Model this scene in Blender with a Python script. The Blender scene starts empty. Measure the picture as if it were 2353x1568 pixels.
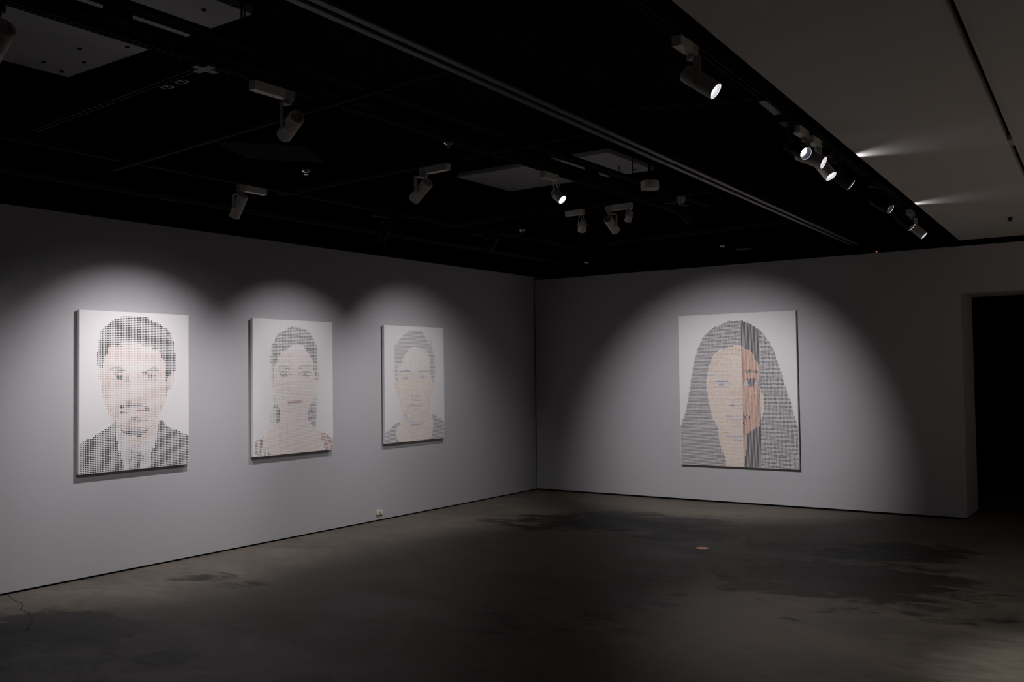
import bpy, bmesh, math, random
from mathutils import Vector, Matrix

random.seed(7)
scene = bpy.context.scene
COL = scene.collection

# ------------------------------------------------------------------ camera
cam_data = bpy.data.cameras.new('camera')
cam_data.sensor_width = 36.0
cam_data.lens = 2174.5 / 2353 * 36.0
cam_data.clip_start = 0.05
cam = bpy.data.objects.new('camera', cam_data)
COL.objects.link(cam)
right = Vector((0.8216983, 0.56975583, -0.0137914))
up = Vector((0.0309262, -0.0204124, 0.99931322))
fwd = Vector((-0.56908301, 0.82156048, 0.03439322))
m3 = Matrix((right, up, -fwd)).transposed()
cam.matrix_world = Matrix.Translation((7.3455, 0.0, 1.6367)) @ m3.to_4x4()
scene.camera = cam

# ------------------------------------------------------------------ world and exposure
world = bpy.data.worlds.new('world')
world.use_nodes = True
world.node_tree.nodes['Background'].inputs[0].default_value = (0.02, 0.02, 0.02, 1)
world.node_tree.nodes['Background'].inputs[1].default_value = 0.0
scene.world = world
vs = scene.view_settings
scene.display_settings.display_device = 'sRGB'
vs.view_transform = 'Standard'
vs.look = 'None'
vs.exposure = 0.0
vs.gamma = 1.0
vs.use_curve_mapping = False
scene.cycles.use_denoising = True
scene.cycles.max_bounces = 8
scene.cycles.diffuse_bounces = 6
scene.cycles.sample_clamp_indirect = 4.0

YB = 11.155          # plane of the back wall
LIGHT = (1.0, 0.955, 1.0)


def spot(name, loc, aim, power, half, blend, radius=0.03, parent=None, color=LIGHT):
    d = bpy.data.lights.new(name, 'SPOT')
    d.energy = power
    d.color = color
    d.spot_size = math.radians(2 * half)
    d.spot_blend = blend
    d.shadow_soft_size = radius
    o = bpy.data.objects.new(name, d)
    COL.objects.link(o)
    v = (Vector(aim) - Vector(loc)).normalized()
    o.matrix_world = Matrix.Translation(Vector(loc)) @ v.to_track_quat('-Z', 'Y').to_matrix().to_4x4()
    if parent:
        o.parent = parent
        o.matrix_parent_inverse = Matrix.Translation(-parent.location)
    return o


# ------------------------------------------------------------------ materials
def mat(name, color, rough=0.6, metal=0.0, spec=0.5):
    m = bpy.data.materials.new(name)
    m.use_nodes = True
    b = m.node_tree.nodes['Principled BSDF']
    b.inputs['Base Color'].default_value = (*color, 1)
    b.inputs['Roughness'].default_value = rough
    b.inputs['Metallic'].default_value = metal
    b.inputs['Specular IOR Level'].default_value = spec
    return m


def noisy(m, scale, amount, bump=0.0, bscale=None):
    """slight procedural variation of colour and relief"""
    nt = m.node_tree
    b = nt.nodes['Principled BSDF']
    tc = nt.nodes.new('ShaderNodeTexCoord')
    n = nt.nodes.new('ShaderNodeTexNoise')
    n.inputs['Scale'].default_value = scale
    n.inputs['Detail'].default_value = 4
    nt.links.new(tc.outputs['Object'], n.inputs['Vector'])
    mix = nt.nodes.new('ShaderNodeMix')
    mix.data_type = 'RGBA'
    c = b.inputs['Base Color'].default_value[:]
    mix.inputs[6].default_value = (c[0] * (1 - amount), c[1] * (1 - amount), c[2] * (1 - amount), 1)
    mix.inputs[7].default_value = (min(1, c[0] * (1 + amount)), min(1, c[1] * (1 + amount)), min(1, c[2] * (1 + amount)), 1)
    nt.links.new(n.outputs['Fac'], mix.inputs[0])
    nt.links.new(mix.outputs[2], b.inputs['Base Color'])
    if bump:
        n2 = nt.nodes.new('ShaderNodeTexNoise')
        n2.inputs['Scale'].default_value = bscale or scale * 8
        n2.inputs['Detail'].default_value = 3
        nt.links.new(tc.outputs['Object'], n2.inputs['Vector'])
        bp = nt.nodes.new('ShaderNodeBump')
        bp.inputs['Strength'].default_value = bump
        bp.inputs['Distance'].default_value = 0.004
        nt.links.new(n2.outputs['Fac'], bp.inputs['Height'])
        nt.links.new(bp.outputs['Normal'], b.inputs['Normal'])
    return m


M = {}
M['wall'] = noisy(mat('wall_paint', (0.48, 0.475, 0.485), 0.85, 0, 0.2), 0.8, 0.03, 0.25, 140)
M['reveal'] = mat('reveal_paint', (0.30, 0.30, 0.30), 0.9, 0, 0.2)
M['soffit'] = noisy(mat('soffit_paint', (0.66, 0.64, 0.61), 0.8, 0, 0.25), 0.6, 0.03, 0.1, 60)
M['black'] = noisy(mat('ceiling_black', (0.004, 0.004, 0.004), 0.95, 0, 0.03), 2.0, 0.3)
M['blackgap'] = mat('gap_black', (0.006, 0.006, 0.006), 0.95, 0, 0.0)
M['track'] = mat('track_black', (0.008, 0.008, 0.008), 0.7, 0.0, 0.12)
M['tray'] = mat('tray_black', (0.006, 0.006, 0.006), 0.9, 0, 0.03)
M['rail'] = noisy(mat('rail_grey', (0.12, 0.115, 0.105), 0.5, 0.3), 6, 0.1)
M['trackgrey'] = mat('track_grey', (0.035, 0.035, 0.035), 0.7, 0.0, 0.15)
M['dimgrey'] = mat('dim_grey', (0.013, 0.013, 0.013), 0.8, 0.0, 0.12)
M['lampwhite'] = mat('lamp_white', (0.78, 0.74, 0.67), 0.45, 0, 0.4)
M['lampgrey'] = mat('lamp_grey', (0.45, 0.43, 0.39), 0.5, 0, 0.4)
M['lampblack'] = mat('lamp_black', (0.006, 0.006, 0.006), 0.6, 0, 0.15)
M['reflector'] = mat('reflector_white', (0.93, 0.93, 0.95), 0.35, 0, 0.5)
M['panel'] = noisy(mat('panel_pale', (0.36, 0.36, 0.37), 0.6, 0, 0.4), 1.5, 0.08)
M['chrome'] = mat('chrome', (0.7, 0.7, 0.7), 0.15, 1.0)
M['canvas'] = noisy(mat('canvas_white', (0.79, 0.775, 0.76), 0.8, 0, 0.2), 3, 0.015, 0.2, 400)
M['stretcher'] = noisy(mat('stretcher_grey', (0.20, 0.19, 0.17), 0.7), 8, 0.15)
M['plate'] = mat('outlet_plate', (0.72, 0.70, 0.56), 0.4)
M['socket'] = mat('outlet_socket', (0.45, 0.45, 0.38), 0.4)
M['copper'] = noisy(mat('cap_copper', (0.90, 0.60, 0.44), 0.28, 1.0), 40, 0.05)
M['socket2'] = mat('connector_grey', (0.10, 0.10, 0.10), 0.6)
M['crack'] = mat('crack_dark', (0.02, 0.018, 0.016), 0.9)


def emit(name, color, strength):
    m = bpy.data.materials.new(name)
    m.use_nodes = True
    b = m.node_tree.nodes['Principled BSDF']
    b.inputs['Base Color'].default_value = (0, 0, 0, 1)
    b.inputs['Emission Color'].default_value = (*color, 1)
    b.inputs['Emission Strength'].default_value = strength
    return m


M['lens'] = emit('lens_lit', (0.84, 0.87, 1.0), 14.0)
M['lensoff'] = mat('lens_dark', (0.05, 0.05, 0.05), 0.2)
M['led'] = emit('indicator_orange', (1.0, 0.35, 0.15), 0.5)

# paint of the portraits: the colour of each dot is stored on its face
mp = bpy.data.materials.new('portrait_paint')
mp.use_nodes = True
nt = mp.node_tree
at = nt.nodes.new('ShaderNodeAttribute')
at.attribute_name = 'paint'
nt.links.new(at.outputs['Color'], nt.nodes['Principled BSDF'].inputs['Base Color'])
nt.nodes['Principled BSDF'].inputs['Roughness'].default_value = 0.7
nt.nodes['Principled BSDF'].inputs['Specular IOR Level'].default_value = 0.2
M['paint'] = mp

# concrete floor: warm grey, cloudy, with darker worn stains
STAINS = [(5.29, 7.55, 0.82, 0.68, 0.54, 1.0), (4.44, 8.44, 0.73, 0.43, 0.53, 0.8), (5.65, 6.85, 0.44, 0.28, 0.55, 0.55), (2.35, 9.19, 1.12, 0.61, 0.52, 0.85), (3.4, 8.78, 0.51, 0.33, 0.53, 0.8), (5.4, 9.0, 0.49, 0.48, 0.53, 0.8), (4.64, 7.43, 0.38, 0.3, 0.54, 0.8), (1.26, 3.26, 0.57, 0.59, 0.56, 1.0), (1.58, 3.63, 0.29, 0.26, 0.55, 0.9), (2.48, 3.45, 0.19, 0.14, 0.56, 1.0), (2.02, 3.03, 0.33, 0.21, 0.56, 0.8), (0.82, 4.96, 0.22, 0.16, 0.54, 0.7), (1.26, 4.93, 0.24, 0.13, 0.54, 0.6), (4.26, 6.11, 0.21, 0.28, 0.55, 0.45), (3.96, 6.93, 0.17, 0.23, 0.54, 0.5), (1.14, 8.68, 0.34, 0.25, 0.52, 0.4), (4.35, 6.42, 0.07, 0.05, 0.55, 0.9), (6.18, 6.67, 0.33, 0.09, 0.55, 0.45), (6.2, 7.55, 0.15, 0.07, 0.55, 0.5), (5.25, 6.16, 0.08, 0.09, 0.55, 0.5), (4.0, 5.2, 0.56, 0.42, 0.55, 0.3)]


def floor_material():
    m = mat('concrete', (0.2, 0.18, 0.16), 0.5, 0, 0.18)
    nt = m.node_tree
    L = nt.links
    b = nt.nodes['Principled BSDF']
    tc = nt.nodes.new('ShaderNodeTexCoord')

    def math_(op, a, c):
        n = nt.nodes.new('ShaderNodeMath')
        n.operation = op
        for i, v in enumerate((a, c)):
            if isinstance(v, (int, float)):
                n.inputs[i].default_value = v
            else:
                L.new(v, n.inputs[i])
        return n.outputs[0]

    def noise(scale, detail, rough=0.55, dist=0.0):
        n = nt.nodes.new('ShaderNodeTexNoise')
        n.inputs['Scale'].default_value = 1.0 if isinstance(scale, tuple) else scale
        n.inputs['Detail'].default_value = detail
        n.inputs['Roughness'].default_value = rough
        n.inputs['Distortion'].default_value = dist
        if isinstance(scale, tuple):           # streaky: stretched along one direction of the floor
            mp_ = nt.nodes.new('ShaderNodeMapping')
            mp_.inputs['Rotation'].default_value = (0, 0, -0.6)
            mp_.inputs['Scale'].default_value = (*scale, 1)
            L.new(tc.outputs['Object'], mp_.inputs['Vector'])
            L.new(mp_.outputs['Vector'], n.inputs['Vector'])
        else:
            L.new(tc.outputs['Object'], n.inputs['Vector'])
        return n.outputs['Fac']

    def smooth(v, a, c, lo=0.0, hi=1.0):
        n = nt.nodes.new('ShaderNodeMapRange')
        n.interpolation_type = 'SMOOTHSTEP'
        for k, x in (('From Min', a), ('From Max', c), ('To Min', lo), ('To Max', hi)):
            n.inputs[k].default_value = x
        L.new(v, n.inputs['Value'])
        return n.outputs['Result']

    total = None
    for (cx, cy, ra, rb, ang, s) in STAINS:
        mp_ = nt.nodes.new('ShaderNodeMapping')
        mp_.vector_type = 'TEXTURE'
        mp_.inputs['Location'].default_value = (cx, cy, 0)
        mp_.inputs['Rotation'].default_value = (0, 0, ang)
        mp_.inputs['Scale'].default_value = (ra * 1.5, rb * 1.5, 1)
        L.new(tc.outputs['Object'], mp_.inputs['Vector'])
        ln = nt.nodes.new('ShaderNodeVectorMath')
        ln.operation = 'LENGTH'
        L.new(mp_.outputs['Vector'], ln.inputs[0])
        v = smooth(ln.outputs['Value'], 0.3, 1.15, s * 1.2, 0.0)
        total = v if total is None else math_('MAXIMUM', total, v)
    rag = noise((1.9, 3.4), 10, 0.70, 0.8)
    val = math_('ADD', math_('MULTIPLY', total, 0.80), math_('MULTIPLY', math_('SUBTRACT', rag, 0.5), 3.0))
    stain = math_('MULTIPLY', smooth(val, 0.26, 0.72), smooth(total, -0.25, 0.25))
    cloud = noise((0.8, 1.7), 8, 0.65, 0.5)
    fine = noise((7, 15), 9, 0.7)
    tone = math_('ADD', math_('MULTIPLY', cloud, 0.55), math_('MULTIPLY', fine, 0.45))
    ramp = nt.nodes.new('ShaderNodeValToRGB')
    ramp.color_ramp.elements[0].position = 0.34
    ramp.color_ramp.elements[0].color = (0.080, 0.070, 0.056, 1)
    ramp.color_ramp.elements[1].position = 0.66
    ramp.color_ramp.elements[1].color = (0.225, 0.197, 0.155, 1)
    L.new(tone, ramp.inputs['Fac'])
    mix = nt.nodes.new('ShaderNodeMix')
    mix.data_type = 'RGBA'
    L.new(math_('MULTIPLY', stain, 0.88), mix.inputs[0])
    L.new(ramp.outputs['Color'], mix.inputs[6])
    mix.inputs[7].default_value = (0.024, 0.022, 0.019, 1)
    L.new(mix.outputs[2], b.inputs['Base Color'])
    L.new(smooth(tone, 0.3, 0.7, 0.42, 0.6), b.inputs['Roughness'])
    bp = nt.nodes.new('ShaderNodeBump')
    bp.inputs['Strength'].default_value = 0.15
    bp.inputs['Distance'].default_value = 0.003
    L.new(fine, bp.inputs['Height'])
    L.new(bp.outputs['Normal'], b.inputs['Normal'])
    return m


M['floor'] = floor_material()


# ------------------------------------------------------------------ mesh helpers
def box(bm, lo, hi):
    v = [bm.verts.new((x, y, z)) for x in (lo[0], hi[0]) for y in (lo[1], hi[1]) for z in (lo[2], hi[2])]
    for f in ((0, 1, 3, 2), (4, 6, 7, 5), (0, 4, 5, 1), (2, 3, 7, 6), (0, 2, 6, 4), (1, 5, 7, 3)):
        bm.faces.new([v[i] for i in f])
    return v


def prism(bm, pts, z0, z1):
    """vertical prism over a plan outline"""
    lo = [bm.verts.new((x, y, z0)) for x, y in pts]
    hi = [bm.verts.new((x, y, z1)) for x, y in pts]
    n = len(pts)
    bm.faces.new(lo[::-1])
    bm.faces.new(hi)
    for i in range(n):
        bm.faces.new((lo[i], lo[(i + 1) % n], hi[(i + 1) % n], hi[i]))


def frame_from(d, hint=Vector((0, 0, 1))):
    d = d.normalized()
    x = hint.cross(d)
    if x.length < 1e-4:
        x = Vector((1, 0, 0))
    x.normalize()
    y = d.cross(x)
    return x, y, d


def bar(bm, p, q, w, h, hint=Vector((0, 0, 1))):
    """box of width w and height h from p to q"""
    p, q = Vector(p), Vector(q)
    x, y, d = frame_from(q - p, hint)
    vs_ = []
    for e in (p, q):
        for sx, sy in ((-1, -1), (1, -1), (1, 1), (-1, 1)):
            vs_.append(bm.verts.new(e + x * (sx * w / 2) + y * (sy * h / 2)))
    bm.faces.new([vs_[i] for i in (3, 2, 1, 0)])
    bm.faces.new([vs_[i] for i in (4, 5, 6, 7)])
    for i in range(4):
        j = (i + 1) % 4
        bm.faces.new((vs_[i], vs_[j], vs_[4 + j], vs_[4 + i]))


def lathe(bm, o, d, prof, seg=28, caps=(False, False)):
    """revolve (distance along d, radius) pairs"""
    x, y, d = frame_from(Vector(d))
    o = Vector(o)
    rings = []
    for t, r in prof:
        rings.append([bm.verts.new(o + d * t + (x * math.cos(2 * math.pi * k / seg) + y * math.sin(2 * math.pi * k / seg)) * r) for k in range(seg)])
    for a, c in zip(rings, rings[1:]):
        for k in range(seg):
            bm.faces.new((a[k], a[(k + 1) % seg], c[(k + 1) % seg], c[k]))
    if caps[0]:
        bm.faces.new(rings[0][::-1])
    if caps[1]:
        bm.faces.new(rings[-1])


def tube(bm, pts, r, seg=8):
    pts = [Vector(p) for p in pts]
    rings = []
    for i, p in enumerate(pts):
        d = (pts[min(i + 1, len(pts) - 1)] - pts[max(i - 1, 0)])
        x, y, d = frame_from(d, Vector((0.13, 0.31, 0.94)))
        rings.append([bm.verts.new(p + (x * math.cos(2 * math.pi * k / seg) + y * math.sin(2 * math.pi * k / seg)) * r) for k in range(seg)])
    for a, c in zip(rings, rings[1:]):
        for k in range(seg):
            bm.faces.new((a[k], a[(k + 1) % seg], c[(k + 1) % seg], c[k]))
    bm.faces.new(rings[0][::-1])
    bm.faces.new(rings[-1])


def obj(name, bm, material, parent=None, bevel=0.0, smooth=False):
    """link a bmesh (world coordinates) as ONE mesh object"""
    bmesh.ops.recalc_face_normals(bm, faces=bm.faces)
    me = bpy.data.meshes.new(name)
    root = parent
    while root is not None and root.parent is not None:
        root = root.parent
    off = root.location if root is not None else Vector((0, 0, 0))
    for v in bm.verts:
        v.co -= off
    bm.to_mesh(me)
    bm.free()
    me.materials.append(M[material] if isinstance(material, str) else material)
    o = bpy.data.objects.new(name, me)
    COL.objects.link(o)
    if parent is not None:
        o.parent = parent
    if smooth:
        me.polygons.foreach_set('use_smooth', [True] * len(me.polygons))
        me.set_sharp_from_angle(angle=math.radians(35))
    if bevel:
        bv = o.modifiers.new('bevel', 'BEVEL')
        bv.width = bevel
        bv.segments = 2
        bv.limit_method = 'ANGLE'
    return o


def tag(o, label, cat, group=None):
    o['label'] = label
    o['category'] = cat
    if group:
        o['group'] = group
    return o


def thing(name, loc, label, cat, group=None):
    o = bpy.data.objects.new(name, None)
    o.empty_display_size = 0.1
    COL.objects.link(o)
    o.location = loc
    bpy.context.view_layer.update()
    return tag(o, label, cat, group)


def struct(name, bm, material, parent=None, bevel=0.0):
    o = obj(name, bm, material, parent, bevel)
    o['kind'] = 'structure'
    return o


def boxes(*bs):
    bm = bmesh.new()
    for lo, hi in bs:
        box(bm, lo, hi)
    return bm


# ------------------------------------------------------------------ the setting
fl = struct('floor', boxes(((-0.4, -5, -0.2), (12, 15, 0.0))), 'floor')
struct('wall_left', boxes(((-0.2, -5, 0.015), (0.0, YB + 0.5, 3.0))), 'wall', bevel=0.002)
struct('gap_shade_left', boxes(((-0.19, -5, 0.0), (-0.012, YB + 0.5, 0.015))), 'blackgap')  # black strip set back under the wall, its colour stands in for gap shade
struct('wall_back', boxes(((0.020, YB, 0.022), (5.525, YB + 0.7, 2.948)), ((5.525, YB, 2.435), (12.0, YB + 0.7, 2.948))), 'wall')
struct('gap_shade_back', boxes(((0.020, YB + 0.012, 0.0), (5.505, YB + 0.69, 0.022))), 'blackgap')  # same black filler, shade of the gap under the back wall as colour
struct('wall_right', boxes(((12.0, -5, 0.0), (12.2, YB + 0.7, 3.0))), 'wall')
struct('wall_front', boxes(((-0.2, -5.2, 0.0), (12.2, -5.0, 3.0))), 'wall')
struct('wall_far', boxes(((-0.4, 14.6, 0.0), (12, 14.8, 4.3))), 'blackgap')
struct('ceiling', boxes(((-0.4, -5, 4.3), (12, 15, 4.5))), 'black')

# white lowered ceiling on the right, cut by a slot for a lighting track
ZS = 3.01
sl0, sl1 = (6.905, -0.5), (6.415, 10.6)        # centre line of the slot
def slot_x(y, off):
    t = (y - sl0[1]) / (sl1[1] - sl0[1])
    return sl0[0] + (sl1[0] - sl0[0]) * t + off
edge_near, edge_mid, edge_far = (5.96, -4.8), (5.885, 3.0), (5.53, YB - 0.01)
bm = bmesh.new()
prism(bm, [edge_near, (slot_x(-4.8, -0.015), -4.8), (slot_x(10.6, -0.015), 10.6), (slot_x(10.6, 0.015), 10.6), (slot_x(-4.8, 0.015), -4.8), (12.0, -4.8), (12.0, YB - 0.01), edge_far, edge_mid], ZS, ZS + 0.22)
struct('ceiling', bm, 'soffit')
bm = bmesh.new()
prism(bm, [(slot_x(-4.8, -0.015), -4.8), (slot_x(-4.8, 0.015), -4.8), (slot_x(10.6, 0.015), 10.6), (slot_x(10.6, -0.015), 10.6)], ZS + 0.05, ZS + 0.2)
struct('trim_1', bm, 'blackgap')
bm = bmesh.new()
for s in (-1, 1):
    a, c = s * 0.015, s * 0.024
    prism(bm, [(slot_x(-4.8, a), -4.8), (slot_x(-4.8, c), -4.8), (slot_x(10.6, c), 10.6), (slot_x(10.6, a), 10.6)], ZS - 0.004, ZS)
struct('trim_2', bm, 'soffit')

# hairline crack in the concrete near the left wall
bm = bmesh.new()
cr = [(0.014, 3.781), (0.15, 3.735), (0.266, 3.708), (0.36, 3.70), (0.447, 3.665), (0.54, 3.60), (0.631, 3.586), (0.72, 3.56), (0.798, 3.533), (0.87, 3.50), (0.922, 3.487), (1.0, 3.44), (1.041, 3.39), (1.10, 3.36), (1.162, 3.314)]
for (x0, y0), (x1, y1) in zip(cr, cr[1:]):
    bar(bm, (x0, y0, 0.0003), (x1, y1, 0.0003), 0.005 + random.random() * 0.004, 0.001)
obj('crack', bm, 'crack', fl)

# ------------------------------------------------------------------ portraits
# paints, by number (0 is bare canvas)
PAINTS = (None,
    (.020, .018, .020), (.055, .048, .052), (.24, .165, .135),     # 1 black, 2 charcoal, 3 brown
    (.62, .45, .37), (.52, .35, .265), (.70, .58, .51),           # 4 skin, 5 shaded skin, 6 bright skin
    (.70, .53, .37), (.52, .25, .21), (.36, .07, .07),            # 7 yellowish skin, 8 rose, 9 red
    (.12, .025, .03), (.46, .46, .51), (.78, .56, .455),            # 10 maroon, 11 shirt grey, 12 pink skin
    (.42, .37, .35), (.80, .70, .56), (.79, .72, .665),             # 13 hair wisp, 14 cream, 15 pale cream
    (.13, .115, .155), (.36, .31, .33), (.050, .052, .080),        # 16 blue black, 17 grey violet, 18 navy
    (.71, .52, .355), (.76, .59, .42), (.61, .39, .26),             # 19 tan, 20 light tan, 21 deep tan
    (.028, .034, .045), (.54, .285, .165), (.42, .20, .125),       # 22 stripe black, 23 orange, 24 rust
    (.60, .36, .225), (.46, .46, .46))                             # 25 peach, 26 eye white
DOT = {1: .64, 2: .57, 3: .53, 10: .64, 9: .62, 18: .64, 16: .60, 17: .46, 13: .44, 11: .48, 12: .44, 4: .50, 5: .52, 6: .46, 7: .50, 8: .54, 19: .62, 20: .62, 21: .62, 14: .72, 15: .6}

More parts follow.
